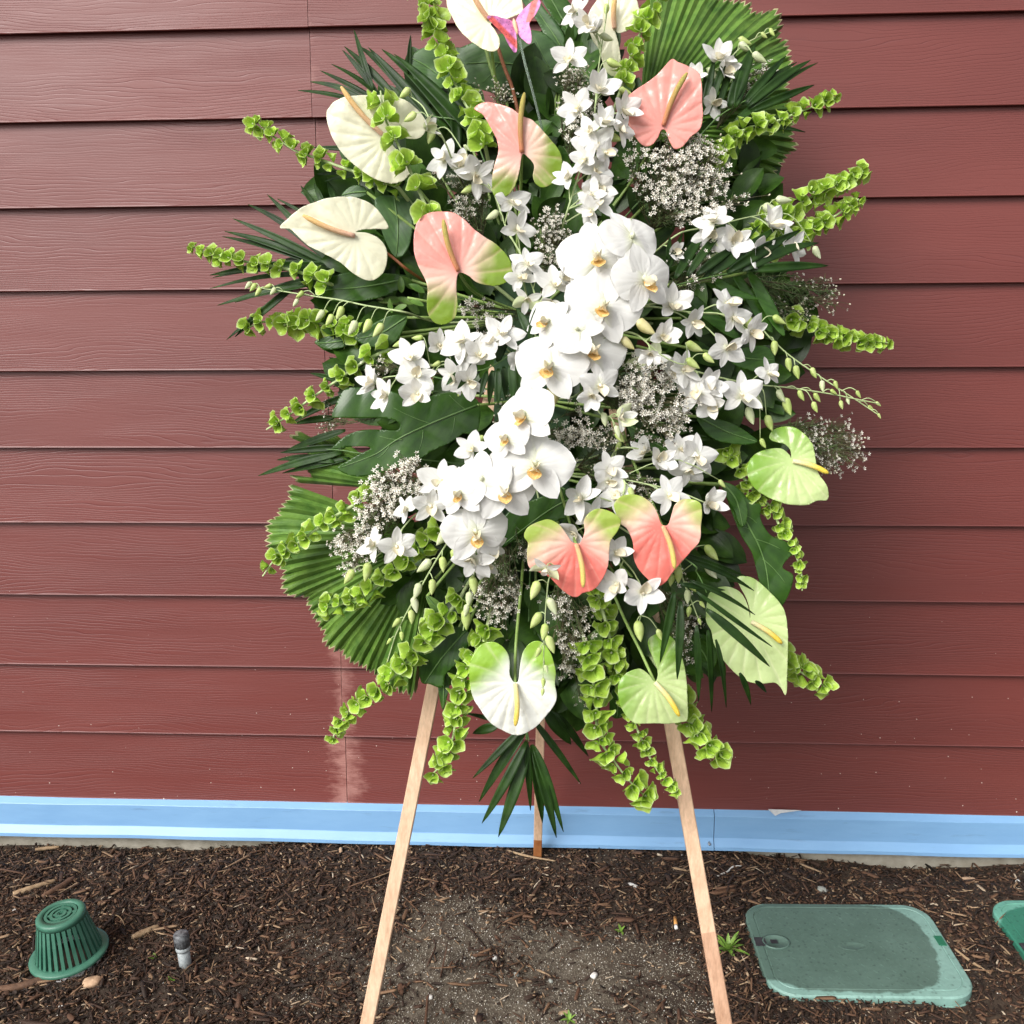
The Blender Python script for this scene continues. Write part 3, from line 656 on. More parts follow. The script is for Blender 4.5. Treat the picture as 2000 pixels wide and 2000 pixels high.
# right leg: upper lath glued to a darker lower piece
fr = .185
J_ = RF.lerp(RT_, fr/.78)
l2 = lath('leg', J_, RT_, .0245, .016, M['wood'], ez)
lath('lower_section', RF, J_, .0248, .0162, M['wood2'], l2)
rf = Vector((-.063, -.040, -.02)); rt_ = Vector((-.03, -.40, 1.22)); jr = rf.lerp(rt_, .07)
l3 = lath('leg', jr, rt_, .020, .014, M['wood'], ez)
lath('wet_foot', rf, jr, .0202, .0142, M['wood3'], l3); l3['label'] = 'rear leg with a wet orange foot'
lath('crossbar', (-.20, -.575, .80), (.16, -.575, .80), .0001+.024, .014, M['wood'], ez)
hb = MB(); hb.box((-.025, -.425, 1.24), (.20, .02, .05)); hb.build('top_block', M['wood'], ez, smooth=False)
# floral foam cage
fb = MB(); FC = P(1040, 780, .02); fb.box(FC, (.13, .07, .46), Matrix.Rotation(-math.atan(ES), 3, 'X')); fo = fb.build('floral_foam', simple('foam', (.015, .04, .015), (.03, .07, .025), 60, .9), smooth=False, origin=FC)
tagit(fo, 'dark green floral foam hidden deep in the middle of the spray', 'floral foam')

# ------------------------------------------------------------------ plant builders
FOAMS = [(1040, 620), (1040, 780), (1040, 920)]
def foam_pt(px, py):
    f = min(FOAMS, key=lambda q: (q[0]-px)**2+(q[1]-py)**2); return P(f[0]+.06*(px-f[0]), f[1]+.06*(py-f[1]), .05)
def dome(px, py): return .07*max(0, 1-((px-1050)/520)**2-((py-720)/650)**2)

def sheet(name, outline, m_, parent, O, s, wfun, step=4., colfun=None, stfun=None, thick=.0007, nsm=140, dirs=None):
    """a leaf or petal from its outline (local units, x right, y up); wfun gives the relief"""
    R, U, N = dirs or (CR, CU, CN)
    ol = [Vector(tuple(p)) for p in cr(outline, nsm, True)]
    mnx, mxx = min(p.x for p in ol), max(p.x for p in ol); mny, mxy = min(p.y for p in ol), max(p.y for p in ol)
    pts = list(ol); y = mny; row = 0
    while y < mxy:
        x = mnx+(step/2 if row % 2 else 0)
        while x < mxx:
            pts.append(Vector((x+rnd.uniform(-.1, .1)*step, y+rnd.uniform(-.1, .1)*step))); x += step
        y += step*.87; row += 1
    res = delaunay_2d_cdt(pts, [], [list(range(len(ol)))], 1, 1e-4)
    v2, fs = res[0], res[2]
    V = [O+(R*p.x+U*p.y+N*wfun(p.x, p.y))*s for p in v2]
    ori = 0.
    f0 = fs[0]; a, b_, c = [v2[i] for i in f0[:3]]; ori = (b_-a).cross(c-a)
    if ori < 0: fs = [tuple(reversed(f)) for f in fs]
    o = mk(name, V, [tuple(f) for f in fs], m_, parent, col=[colfun(p.x, p.y) for p in v2] if colfun else None, uv=[stfun(p.x, p.y) for p in v2] if stfun else None)
    if thick:
        md = o.modifiers.new('thickness', 'SOLIDIFY'); md.thickness = thick; md.offset = -1
    return o
def sst(a, b, x): x = min(1, max(0, (x-a)/(b-a))); return x*x*(3-2*x)
def lerp3(a, b, f): return tuple(p+(q-p)*f for p, q in zip(a, b))

PAL = {'cream': ((.84, .82, .56), (.80, .82, .50)), 'white': ((.84, .825, .62), (.74, .79, .42)), 'salmon': ((.84, .34, .29), (.20, .31, .03)),
       'coral': ((.86, .22, .18), (.36, .48, .08)), 'green': ((.52, .64, .28), (.20, .38, .04)), 'greenwhite': ((.86, .87, .80), (.28, .48, .05))}
SPX = {'cream': ((.78, .42, .26), (.80, .50, .26)), 'white': ((.80, .48, .36), (.82, .52, .20)), 'salmon': ((.76, .26, .14), (.50, .42, .10)),
       'coral': ((.82, .42, .24), (.72, .56, .14)), 'green': ((.84, .78, .48), (.82, .60, .06)), 'greenwhite': ((.84, .74, .40), (.82, .60, .10))}
def anthurium(z, out, att, tip, spx, kind, label, off=.15, gr=(.35, 1.0), tilt=(0, 0), cup=.10, stem='foam', stemc='stem', mid=(.84, .62, .50), ring=None, swid=5.2):
    out = zz(z, out); att = z1(z, *att); tip = z1(z, *tip); sp = z1(z, *spx)
    O = P(att[0], att[1], off+dome(*att)); s = mpp(O)
    loc = [(x-att[0], att[1]-y) for x, y in out]
    t2 = Vector((tip[0]-att[0], att[1]-tip[1])); L = t2.length; td = t2/L; tp = Vector((-td.y, td.x))
    Rm = max(Vector(p).length for p in loc)
    th = thing('anthurium', label, 'anthurium', O)
    base, green = PAL[kind]; seed = rnd.uniform(0, 90)
    def polar(x, y):
        p = Vector((x, y)); return p.length/Rm, math.atan2(p.dot(tp), p.dot(td))
    def vein(x, y):
        r, a = polar(x, y); a2 = abs(a)
        psi = a2*(1-.10*r)+.42*r*math.sin(a2)
        return abs(math.sin(math.pi*psi/.36)), r, a2, psi
    def wf(x, y):
        v, r, a, psi = vein(x, y)
        nz = noise.noise((x*.022+seed, y*.022, 0)); n2 = noise.noise((r*9+seed, psi*7, 2)); n3 = noise.noise((r*22+seed, psi*15, 5))
        pk = (v**.6)*(2.3*sst(.03, .45, r)) + n2*.8*sst(.1, .5, r)+n3*.45*sst(.1, .4, r)
        pr = Vector((x, y)); q = pr.dot(tp)/Rm; l = pr.dot(td)/L
        return tilt[0]*x+tilt[1]*y-cup*Rm*(r**2)*.9+cup*Rm*.9*abs(q)**1.2+nz*7*r+pk-10*max(0, l-.75)
    def cf(x, y):
        v, r, a, psi = vein(x, y); p = Vector((x, y))
        g = -p.dot(td)/Rm*.9+abs(p.dot(tp))/Rm*.75+.12*noise.noise((x*.03, y*.03, seed))
        f = sst(gr[0], gr[1], g)
        if kind in ('salmon', 'coral'):
            c = lerp3(base, mid, sst(gr[0]-.32, gr[0]+.12, g)*.85); c = lerp3(c, green, f)
        else: c = lerp3(base, green, f)
        vn = (1-min(1, v*2.8))*.42*sst(.02, .2, r)
        lt = (.84, .78, .55) if kind not in ('salmon', 'coral') else (.90, .55, .45)
        return lerp3(c, lerp3(c, lt, .6), vn)
    sheet('spathe', loc, M['spathe'], th, O, s, wf, 2.9, cf, None, .0009, 190)
    # spadix
    e = Vector((sp[0]-att[0], att[1]-sp[1])); c1, c2 = SPX[kind]; n = 16; perp = Vector((-e.y, e.x)).normalized()*e.length*.05
    pts = []
    for i in range(n):
        f = i/(n-1); w_ = wf(0, 0)+4+e.length*.22*math.sin(f*1.5)+f*8; q = e*f+perp*math.sin(math.pi*f)
        pts.append(O+(CR*q.x+CU*q.y+CN*w_)*s)
    rad = [swid*s*(.85+.15*math.sin(3*i/n))*(1 if i < n-3 else (1, .82, .45)[i-n+3]) for i in range(n)]
    V, Fc = tube_geo(pts, rad, 12); cl = [lerp3(c1, c2, min(1, (i//12)/(n*.7))) for i in range(len(V))]
    mk('spadix', V, Fc, M['spadix'], th, col=cl)
    # stem
    if stem == 'foam': tgt = [foam_pt(*att)]
    else: tgt = [P(*z1(z, x, y), off*.75) for x, y in stem[:-1]]+[P(*z1(z, *stem[-1]), .04)]
    st = O-CN*.004
    midp = [] if stem != 'foam' else [st.lerp(tgt[0], .22)-CN*.085]
    path = cr([st]+midp+tgt, 16); V, Fc = tube_geo(path, 3.1*s, 8); mk('stem', V, Fc, M[stemc], th)
    return th

# ---- petals
def petal_mesh(name, L, Wd, tipn, curl, cup_, m_, seed, base=.08, nu=9, nv=9, wav=.03):
    V = []; Fc = []
    for i in range(nu+1):
        f = i/nu; wv = Wd*.5*(math.sin(math.pi*f**tipn)**.62) if 0 < f < 1 else 0.; wv *= 1; wv = max(wv, base*Wd*.5*(1-f)+.004)
        for j in range(nv+1):
            g = j/nv*2-1; x = g*wv; y = f*L
            if f > .8: y -= 0
            zc = cup_*(g*g)*wv+curl*f*f*L+wav*noise.noise((f*3+seed, g*2, seed))+.012*math.cos(g*3.1)*math.sin(math.pi*f)
            V.append((x, y, zc))
    k = nv+1
    for i in range(nu):
        for j in range(nv): Fc.append((i*k+j, i*k+j+1, (i+1)*k+j+1, (i+1)*k+j))
    me = bpy.data.meshes.new(name); me.from_pydata(V, [], Fc); me.materials.append(m_); me.polygons.foreach_set('use_smooth', [True]*len(Fc)); me.update()
    return me
def blob(O, F3, sz, n=8, mth=6):
    V = []; Fc = []
    for j in range(mth+1):
        a = math.pi*j/mth
        for i in range(n): b_ = 2*math.pi*i/n; V.append(O+F3 @ Vector((sz[0]*math.sin(a)*math.cos(b_), sz[1]*math.sin(a)*math.sin(b_), sz[2]*math.cos(a))))
    for j in range(mth):
        for i in range(n): Fc.append((j*n+i, j*n+(i+1) % n, (j+1)*n+(i+1) % n, (j+1)*n+i))
    return V, Fc
PM = {}
for i in range(3):
    PM['wide', i] = petal_mesh('wide_petal', 1.0, 1.20, .78, -.10-.05*i, -.16, M['petal'], i*7.1, .35, 10, 10, .05)
    PM['sepal', i] = petal_mesh('sepal', 1.0, .66, .86, -.12-.04*i, .16, M['petal'], i*3.3, .3, 9, 6, .03)
    PM['dpetal', i] = petal_mesh('d_petal', .98, .74, .68, -.12+.12*i, -.12, M['petal'], i*5.3, .3, 9, 7, .05)
    PM['dsepal', i] = petal_mesh('d_sepal', 1.0, .48, .88, -.15+.10*i, .25, M['petal'], i*9.3, .4, 9, 6, .04)
    PM['dpetg', i] = petal_mesh('d_petal_green', 1.0, .70, .75, .10+.12*i, -.3, M['petal_green'], i*5.3, .3, 9, 7, .05)
PM['lipside'] = petal_mesh('lip_side', 1., .9, .8, .7, .6, M['cream'], 1, .4, 7, 6)
PM['lipmid'] = petal_mesh('lip_mid', 1., .75, 1.25, .35, .5, M['throat'], 2, .5, 8, 6)
PM['dlip'] = petal_mesh('d_lip', 1., .8, .75, .45, 1.1, M['cream'], 4, .5, 7, 6)
def flower_frame(tx, ty, roll_):
    n = (CN+CR*tx+CU*ty).normalized(); Fm = frame(n); return Fm @ Matrix.Rotation(roll_, 3, 'Z')
def rz(a): return Matrix.Rotation(a, 3, 'Z')
def moth_flower(parent, px, py, rad, off, tx=0, ty=0, roll_=0, lip=True, sq=(1, 1)):
    O = P(px, py, off); s = mpp(O)*rad; Fm = flower_frame(tx, ty, R_(roll_))
    s *= .95
    V, Fc = blob(O+Fm @ Vector((0, .05*s, .09*s)), Fm, (.07*s, .09*s, .10*s)); fl = mk('flower', V, Fc, M['petal'], parent, origin=O)
    for a, k, L, dz in ((0, 'sepal', 1.02, -.02), (140, 'sepal', .95, -.03), (-140, 'sepal', .95, -.03)):
        inst('sepal', PM[k, rnd.randrange(3)], fl, O+Fm @ Vector((0, 0, dz*s)), Fm @ rz(R_(a+rnd.uniform(-5, 5))) @ Matrix.Rotation(R_(rnd.uniform(-4, 8)), 3, 'X'), s*L)
    for a in (74, -74):
        inst('petal', PM['wide', rnd.randrange(3)], fl, O+Fm @ Vector((0, 0, .015*s)), Fm @ rz(R_(a+rnd.uniform(-4, 4))) @ Matrix.Rotation(R_(rnd.uniform(0, 9)), 3, 'X'), s*1.0)
    if lip:
        for a in (50, -50):
            inst('lip_lobe', PM['lipside'], fl, O+Fm @ Vector((0, -.06*s, .06*s)), Fm @ rz(R_(180+a)) @ Matrix.Rotation(R_(48), 3, 'X'), s*.40)
        inst('lip', PM['lipmid'], fl, O+Fm @ Vector((0, -.04*s, .05*s)), Fm @ rz(math.pi) @ Matrix.Rotation(R_(25), 3, 'X'), s*.48)
    return fl
def den_flower(parent, px, py, rad, off, tx=None, ty=None, roll_=None, green=False):
    tx = rnd.uniform(-.55, .55) if tx is None else tx*1.4+rnd.uniform(-.2, .2); ty = rnd.uniform(-.45, .35) if ty is None else ty*1.3+rnd.uniform(-.25, .15); roll_ = rnd.uniform(-50, 50) if roll_ is None else roll_
    O = P(px, py, off); s = mpp(O)*rad*1.1; Fm = flower_frame(tx, ty, R_(roll_))
    V, Fc = blob(O+Fm @ Vector((0, .03*s, .08*s)), Fm, (.07*s, .08*s, .12*s)); fl = mk('flower', V, Fc, M['cream'] if not green else M['petal_green'], parent, origin=O)
    cl = rnd.choice((0, 0, 10, 24, 38)); s *= rnd.uniform(.88, 1.1)
    for a, L in ((0, .95), (128, 1.0), (-128, 1.0)):
        inst('sepal', PM['dsepal', rnd.randrange(3)], fl, O-Fm @ Vector((0, 0, .02*s)), Fm @ rz(R_(a+rnd.uniform(-9, 9))) @ Matrix.Rotation(R_(rnd.uniform(-6, 16)+cl), 3, 'X'), s*L*rnd.uniform(.92, 1.05))
    for a in (66, -66):
        inst('petal', PM['dpetg' if green else 'dpetal', rnd.randrange(3)], fl, O+Fm @ Vector((0, 0, .015*s)), Fm @ rz(R_(a+rnd.uniform(-9, 9))) @ Matrix.Rotation(R_(rnd.uniform(-4, 16)+cl), 3, 'X'), s*1.0*rnd.uniform(.92, 1.06))
    inst('lip', PM['dlip'], fl, O+Fm @ Vector((0, 0, .02*s)), Fm @ rz(math.pi+rnd.uniform(-.15, .15)) @ Matrix.Rotation(R_(32), 3, 'X'), s*.62)
    return fl
# bud mesh: pointed egg with a chin spur, along +y
def bud_mesh(name, m_):
    V = []; Fc = []; n = 10; k = 10
    for j in range(k+1):
        f = j/k; r = .26*math.sin(math.pi*min(1, f**.8))**.8*(1-.25*f)+.001; bend = .10*math.sin(f*2.2)
        for i in range(n):
            a = 2*math.pi*i/n; rr = r*(1+(.28*math.exp(-((f-.15)/.13)**2) if math.sin(a) < -.3 else 0)+.06*math.cos(3*a)); V.append((rr*math.cos(a), f, rr*math.sin(a)+bend))
    for j in range(k):
        for i in range(n): Fc.append((j*n+i, j*n+(i+1) % n, (j+1)*n+(i+1) % n, (j+1)*n+i))
    me = bpy.data.meshes.new(name); me.from_pydata(V, [], Fc); me.materials.append(m_); me.polygons.foreach_set('use_smooth', [True]*len(Fc)); me.update(); return me
BUD = bud_mesh('bud', M['bud']); BUDY = bud_mesh('yellow_bud', M['budy']); BUDW = bud_mesh('white_bud', M['petal_green'])
def nearest(path, q): return min(range(len(path)), key=lambda i: (path[i]-q).length)
def spray(label, z, stem, flowers, buds, off=.17, name='orchid_spray', rad=40, srad=2.3, budlen=26, stemoff=None, tofoam=False, moth=False, budm=None, cat='orchid spray', grow=True, smat='stem_pale'):
    """stem: path in zone coords; flowers: (x,y[,rad,tx,ty,roll,green]) ; buds (x,y[,len])"""
    T_ = zz(z, stem); so_ = off-.02 if stemoff is None else stemoff
    path = [P(p[0], p[1], so_+dome(*p)) for p in T_]
    f = foam_pt(*T_[0]); path = [f]+path if tofoam or grow else path
    if f in path: path = [f, f.lerp(path[1], .72)-CN*.075]+path[1:]
    path = [Vector(tuple(p)) for p in cr(path, max(14, 5*len(path)))]
    th = thing(name, label, cat, path[0])
    s = mpp(path[len(path)//2]); n = len(path)
    V, Fc = tube_geo(path, [srad*s*(1-.55*i/n) for i in range(n)], 7); mk('stem', V, Fc, M[smat], th)
    lo = 9 if grow else 0
    for q in flowers:
        zq = z
        if isinstance(q[0], str): zq, q = q[0], q[1:]
        px, py = z1(zq, q[0], q[1]); r = q[2] if len(q) > 2 and q[2] else rad; tx, ty, rl = (list(q[3:6])+[None]*3)[:3]
        o_ = off+dome(px, py)+rnd.uniform(-.012, .012)
        if moth: fl = moth_flower(th, px, py, r, o_, tx or 0, ty or 0, rl or 0, not (len(q) > 6 and q[6] == 'nolip'))
        else: fl = den_flower(th, px, py, r, o_, tx, ty, rl, len(q) > 6 and q[6] == 'g')
        O = W[fl.name]; i = max(lo, nearest(path, O)-2); i = min(i, n-1); a = path[i]
        c = cr([a, a.lerp(O-CN*.012, .6)+CU*.006, O-CN*.003], 7); V, Fc = tube_geo(c, 1.5*s, 6); mk('pedicel', V, Fc, M[smat], fl)
    for k, q in enumerate(buds):
        zq = z
        if isinstance(q[0], str): zq, q = q[0], q[1:]
        px, py = z1(zq, q[0], q[1]); bl = .86*(q[2] if len(q) > 2 else budlen)
        B = P(px, py, so_+dome(px, py)+rnd.uniform(-.006, .012)); i = max(lo, nearest(path, B)-2); i = min(i, n-1); a = path[i]
        dv = (B-a); side = dv-dv.project(path[min(i+1, n-1)]-path[max(i-1, 0)]); td = (path[min(i+2, n-1)]-path[max(i-2, 0)]).normalized()
        d = (side.normalized()*.5+td*.55+Vector((0, 0, -.75))+Vector((rnd.uniform(-.2, .2), 0, rnd.uniform(-.2, .2)))).normalized()
        sz = bl*mpp(B); b0 = B-d*sz*.5
        bm = budm or rnd.choice((BUD, BUD, BUDW)); o_ = inst('bud', bm, th, b0, frame(-CN.lerp(CU, .2), d) , sz)
        c = cr([a, a.lerp(b0, .5)+(CU*.35+CN*.3)*(b0-a).length*.55, b0], 8); V, Fc = tube_geo(c, 1.0*s, 6); mk('pedicel', V, Fc, M[smat], o_, origin=b0) if False else mk('bud_stalk', V, Fc, M[smat], th)
    return th
# ---- bells of Ireland
def bell_mesh(seed):
    rr = random.Random(seed); n = 22; V = []; Fc = []; cl = []
    prof = [(.05, 0), (.15, .07), (.26, .20), (.36, .36), (.45, .50), (.54, .60), (.62, .64)]
    ph = rr.uniform(0, 6); sq = rr.uniform(.62, .95)
    for j, (r, z) in enumerate(prof):
        f = j/(len(prof)-1)
        for i in range(n):
            a = 2*math.pi*i/n
            lob = 1+f*f*(.05*math.cos(5*a+ph)+.13*noise.noise((math.cos(a)*1.3, math.sin(a)*1.3, seed)))
            tip = max(0, math.cos(5*a+ph))**10
            dz = f*f*(.10*math.cos(2*a+ph)+.12*noise.noise((math.cos(a)*1.3, math.sin(a)*1.3, seed+5)))+f**4*.06*tip
            lob += f**4*.06*tip
            V.append((r*lob*math.cos(a)*sq, r*lob*math.sin(a), z+dz))
            vn = .8+.2*abs(math.sin(a*5+f*2)); q_ = f**.7; c = (.24+.26*q_, .46+.25*q_, .03+.06*q_)
            if j == len(prof)-1: c = (.62, .76, .34)
            cl.append(tuple(k*vn for k in c)+(1,))
    k = len(prof)
    for j in range(k-1):
        for i in range(n): Fc.append((j*n+i, j*n+(i+1) % n, (j+1)*n+(i+1) % n, (j+1)*n+i))
    Fc.append(tuple(range(n-1, -1, -1)))
    b0 = len(V); V2, F2 = blob(Vector((0, 0, .17)), Matrix.Identity(3), (.085, .085, .13), 6, 4); V += [tuple(v) for v in V2]; Fc += [tuple(i+b0 for i in q) for q in F2]; cl += [(.62, .66, .42, 1)]*len(V2)
    me = bpy.data.meshes.new('bell'); me.from_pydata(V, [], Fc); me.materials.append(M['bell']); me.polygons.foreach_set('use_smooth', [True]*len(Fc))
    at = me.color_attributes.new('col', 'FLOAT_COLOR', 'POINT'); at.data.foreach_set('color', np.array(cl).ravel()); me.update(); return me
BELLS = [bell_mesh(i*3+1) for i in range(7)]
def bells(label, z, stem, size=38, off=.11, dens=1., gap=None, tipsmall=.45, base=False, dark=False):
    T_ = zz(z, stem); path = [P(p[0], p[1], off+dome(*p)*.6) for p in T_]
    ptip = path[-1]
    path = [Vector(tuple(p)) for p in cr(path, 80)]; 
    fpt = foam_pt(*T_[0]); rootp = [Vector(tuple(p)) for p in cr([fpt, fpt.lerp(path[0], .7)-CN*.07, path[0]], 8)]
    th = thing('bells_of_ireland', label, 'green flower stem', path[0]); s = mpp(path[40])
    full = rootp[:-1]+path
    V, Fc = tube_geo(full, [s*4.0*(1-.6*i/len(full)) for i in range(len(full))], 7); mk('stem', V, Fc, M['stem_pale'], th)
    acc = 0; nxt = 0; node = 0; Ltot = sum((path[i+1]-path[i]).length for i in range(79)); run = 0
    for i in range(79):
        d = (path[i+1]-path[i]); run += d.length
        if run < nxt: continue
        f = run/Ltot; sz = .87*size*s*(1-(1-tipsmall)*f**1.6); nxt = run+sz*rnd.uniform(.64, .90)*dens
        t = d.normalized(); a0 = node*.785+rnd.uniform(-.2, .2); e1 = t.cross(CN).normalized(); e2 = e1.cross(t)
        if e2.dot(CN) < 0: e2 = -e2
        for k in range(5):
            a = a0+2*math.pi*k/5+rnd.uniform(-.3, .3); rd = (e1*math.cos(a)+e2*math.sin(a))
            if rd.dot(CN) < -.75 or rnd.random() < .10: continue
            ax = (rd*.75+t*.35+CN*.42+Vector((0, 0, rnd.uniform(-.15, .15)))).normalized()
            O = path[i]+rd*sz*.16
            inst('bell', BELLS[rnd.randrange(7)], th, O, frame(ax, t) @ rz(rnd.uniform(0, 6.28)), sz*rnd.uniform(.6, 1.12))
        node += 1
    return th
# ---- blades
def blade_geo(a, b_, wd, bend, nrm, fold=.35, n=10, shape='lance'):
    a, b_ = Vector(a), Vector(b_); d = (b_-a); L = d.length; t = d.normalized(); s_ = t.cross(nrm).normalized(); nn = s_.cross(t)
    if nn.dot(CN) < 0: nn = -nn
    V = []; Fc = []; uv = []
    for i in range(n+1):
        f = i/n; p = a.lerp(b_, f)+bend*math.sin(math.pi*f)*L
        if shape == 'lance': w_ = wd*(math.sin(math.pi*(f*.93+.035)**.72)**.85 if f < 1 else 0)
        else: w_ = wd*math.sin(math.pi*min(1, f**.85))**.7 if f < 1 else 0
        w_ = max(w_, .0003)
        V += [p-s_*w_+nn*w_*fold, p-s_*w_*.5+nn*w_*fold*.4, p, p+s_*w_*.5+nn*w_*fold*.4, p+s_*w_+nn*w_*fold]; uv += [(f, q*.5) for q in (-1, -.5, 0, .5, 1)]
    for i in range(n):
        for j in range(4): Fc.append((i*5+j, i*5+j+1, i*5+6+j, i*5+5+j))
    return V, Fc, uv
def frond(label, z, rachis, leaflets, wd=9, off=.07, tipoff=-.02, m_='blade', name='palm_frond', stemw=2.0):
    R2 = zz(z, rachis); path = [P(p[0], p[1], off+dome(*p)*.5) for p in R2]; th = thing(name, label, 'palm frond', path[0]); s = mpp(path[0])
    f = foam_pt(*R2[0]); c = cr([f]+path, 20); V, Fc = tube_geo(c, [stemw*s*(1-.5*i/20) for i in range(20)], 6); mk('stem', V, Fc, M['vein'], th)
    for q in leaflets:
        zq = z
        if isinstance(q[0], str): zq, q = q[0], q[1:]
        a = z1(zq, q[0], q[1]); b_ = z1(zq, q[2], q[3]); w_ = q[4] if len(q) > 4 else wd
        A = P(a[0], a[1], off+dome(*a)*.5+rnd.uniform(-.006, .006)); B = P(b_[0], b_[1], off+tipoff+dome(*b_)*.5+rnd.uniform(-.02, .02))
        nr = (CN+CR*rnd.uniform(-.5, .5)+CU*rnd.uniform(-.3, .5)).normalized()
        V, Fc, uv = blade_geo(A, B, w_*s*1.2, CN*rnd.uniform(.02, .07)+CU*rnd.uniform(-.02, .05), nr, rnd.uniform(.2, .5))
        o_ = mk('leaflet', V, Fc, M[m_], th, uv=uv); md = o_.modifiers.new('thickness', 'SOLIDIFY'); md.thickness = .0005
    return th
def fan(label, z, hub, out, nseg, off=.03, tipoff=0., pleat=.30, hubz=None, jag=.03, split=.0, inner=.10):
    hb_ = z1(hubz or z, *hub); O2 = [np.array(p) for p in zz(z, out)]
    pts = cr(O2, 400); L = [0]
    for i in range(399): L.append(L[-1]+np.linalg.norm(pts[i+1]-pts[i]))
    H = P(hb_[0], hb_[1], off); th = thing('fan_palm_leaf', label, 'palm leaf', H); s = mpp(H)
    # equal steps in angle as seen from the hub
    ang = np.unwrap([math.atan2(p[1]-hb_[1], p[0]-hb_[0]) for p in pts]); 
    cum = .5*(np.array(L)/L[-1])+.5*np.abs(ang-ang[0])/abs(ang[-1]-ang[0]); cuts = [int(np.searchsorted(cum, k/nseg)) for k in range(nseg+1)]; cuts = [min(399, c) for c in cuts]
    for k in range(nseg):
        p0, p1 = pts[cuts[k]], pts[cuts[k+1]]
        V = []; Fc = []; uv = []; n = 9; jg = rnd.uniform(-jag, jag); lift = rnd.uniform(-.006, .006)
        for i in range(n+1):
            f = inner+(1-inner)*i/n
            row = []
            for j, g in enumerate((0, .25, .5, .75, 1)):
                q = p0+(p1-p0)*g; e = 1+jg+(.02 if j in (1, 3) else 0)-(.015 if j == 2 else 0)
                q = np.array(hb_)+(q-np.array(hb_))*f*(e if i == n else 1)
                wdt = np.linalg.norm(p1-p0)*f*s
                rid = (.5-abs(g-.5))*2*pleat*wdt*1.6
                o_ = off+tipoff*f*f+.03*math.sin(math.pi*f)+rid+lift*f*f*math.sin(math.pi*g)
                row.append(P(q[0], q[1], o_)); uv.append((f, (k % 7)+g*.6))
            V += row
        for i in range(n):
            for j in range(4): Fc.append((i*5+j, i*5+j+1, i*5+6+j, i*5+5+j))
        o_ = mk('segment', V, Fc, M['fan'], th, uv=uv, smooth=False); md = o_.modifiers.new('thickness', 'SOLIDIFY'); md.thickness = .0006; md.offset = -1
    f = foam_pt(*hb_); V, Fc = tube_geo(cr([f, H], 6), .004, 8); mk('stem', V, Fc, M['stem'], th)
    return th
def bigleaf(label, z, out, rib, off, m_='mon', name='monstera_leaf', side=(), tilt=(0, 0), wave=6, step=6., cat='leaf', fold=.10, vein=True):
    O2 = zz(z, out); rb = zz(z, rib); c0 = rb[0]; O = P(c0[0], c0[1], off+dome(*c0)*.6); s = mpp(O); th = thing(name, label, cat, O)
    loc = [(x-c0[0], c0[1]-y) for x, y in O2]; e = Vector((rb[-1][0]-c0[0], c0[1]-rb[-1][1])); L = e.length; t = e/L; pn = Vector((-t.y, t.x)); seed = rnd.uniform(0, 99)
    ribp = [Vector((x-c0[0], c0[1]-y)) for x, y in rb]
    def wf(x, y):
        p = Vector((x, y)); q = p.dot(pn); l = p.dot(t)/L
        return tilt[0]*x+tilt[1]*y+wave*noise.noise((x*.012+seed, y*.012, 1))+fold*abs(q)-.0009*q*q+1.8*abs(math.sin((l*L*.8+abs(q)*.6)*.07))+1.2*math.cos(l*3)
    def st(x, y): p = Vector((x, y)); return ((p.dot(t)+abs(p.dot(pn))*.7)/L*.7, (p.dot(pn)-.5*p.dot(t))/L*.7)
    sheet('blade', loc, M[m_], th, O, s, wf, step, None, st, .0008, 150)
    if vein:
        mb = MB(); c = cr(ribp, 20); V, Fc = tube_geo([O+(CR*p[0]+CU*p[1]+CN*(wf(p[0], p[1])+.6))*s for p in c], [s*(2.2-1.4*i/20) for i in range(20)], 6); mb.add(V, Fc)
        for (a, b_) in side:
            a = z1(z, *a); b_ = z1(z, *b_); a = Vector((a[0]-c0[0], c0[1]-a[1])); b_ = Vector((b_[0]-c0[0], c0[1]-b_[1])); V, Fc = tube_geo([O+(CR*p.x+CU*p.y+CN*(wf(p.x, p.y)+.3))*s for p in [a.lerp(b_, k/9)+pn*3*math.sin(k/9*3.14) for k in range(10)]], [s*(1.1-.07*k) for k in range(10)], 5); mb.add(V, Fc)
        mb.build('vein', M['vein'], th)
    f = foam_pt(*c0); V, Fc = tube_geo(cr([f, O], 6), s*3, 7); mk('stem', V, Fc, M['stem'], th)
    return th
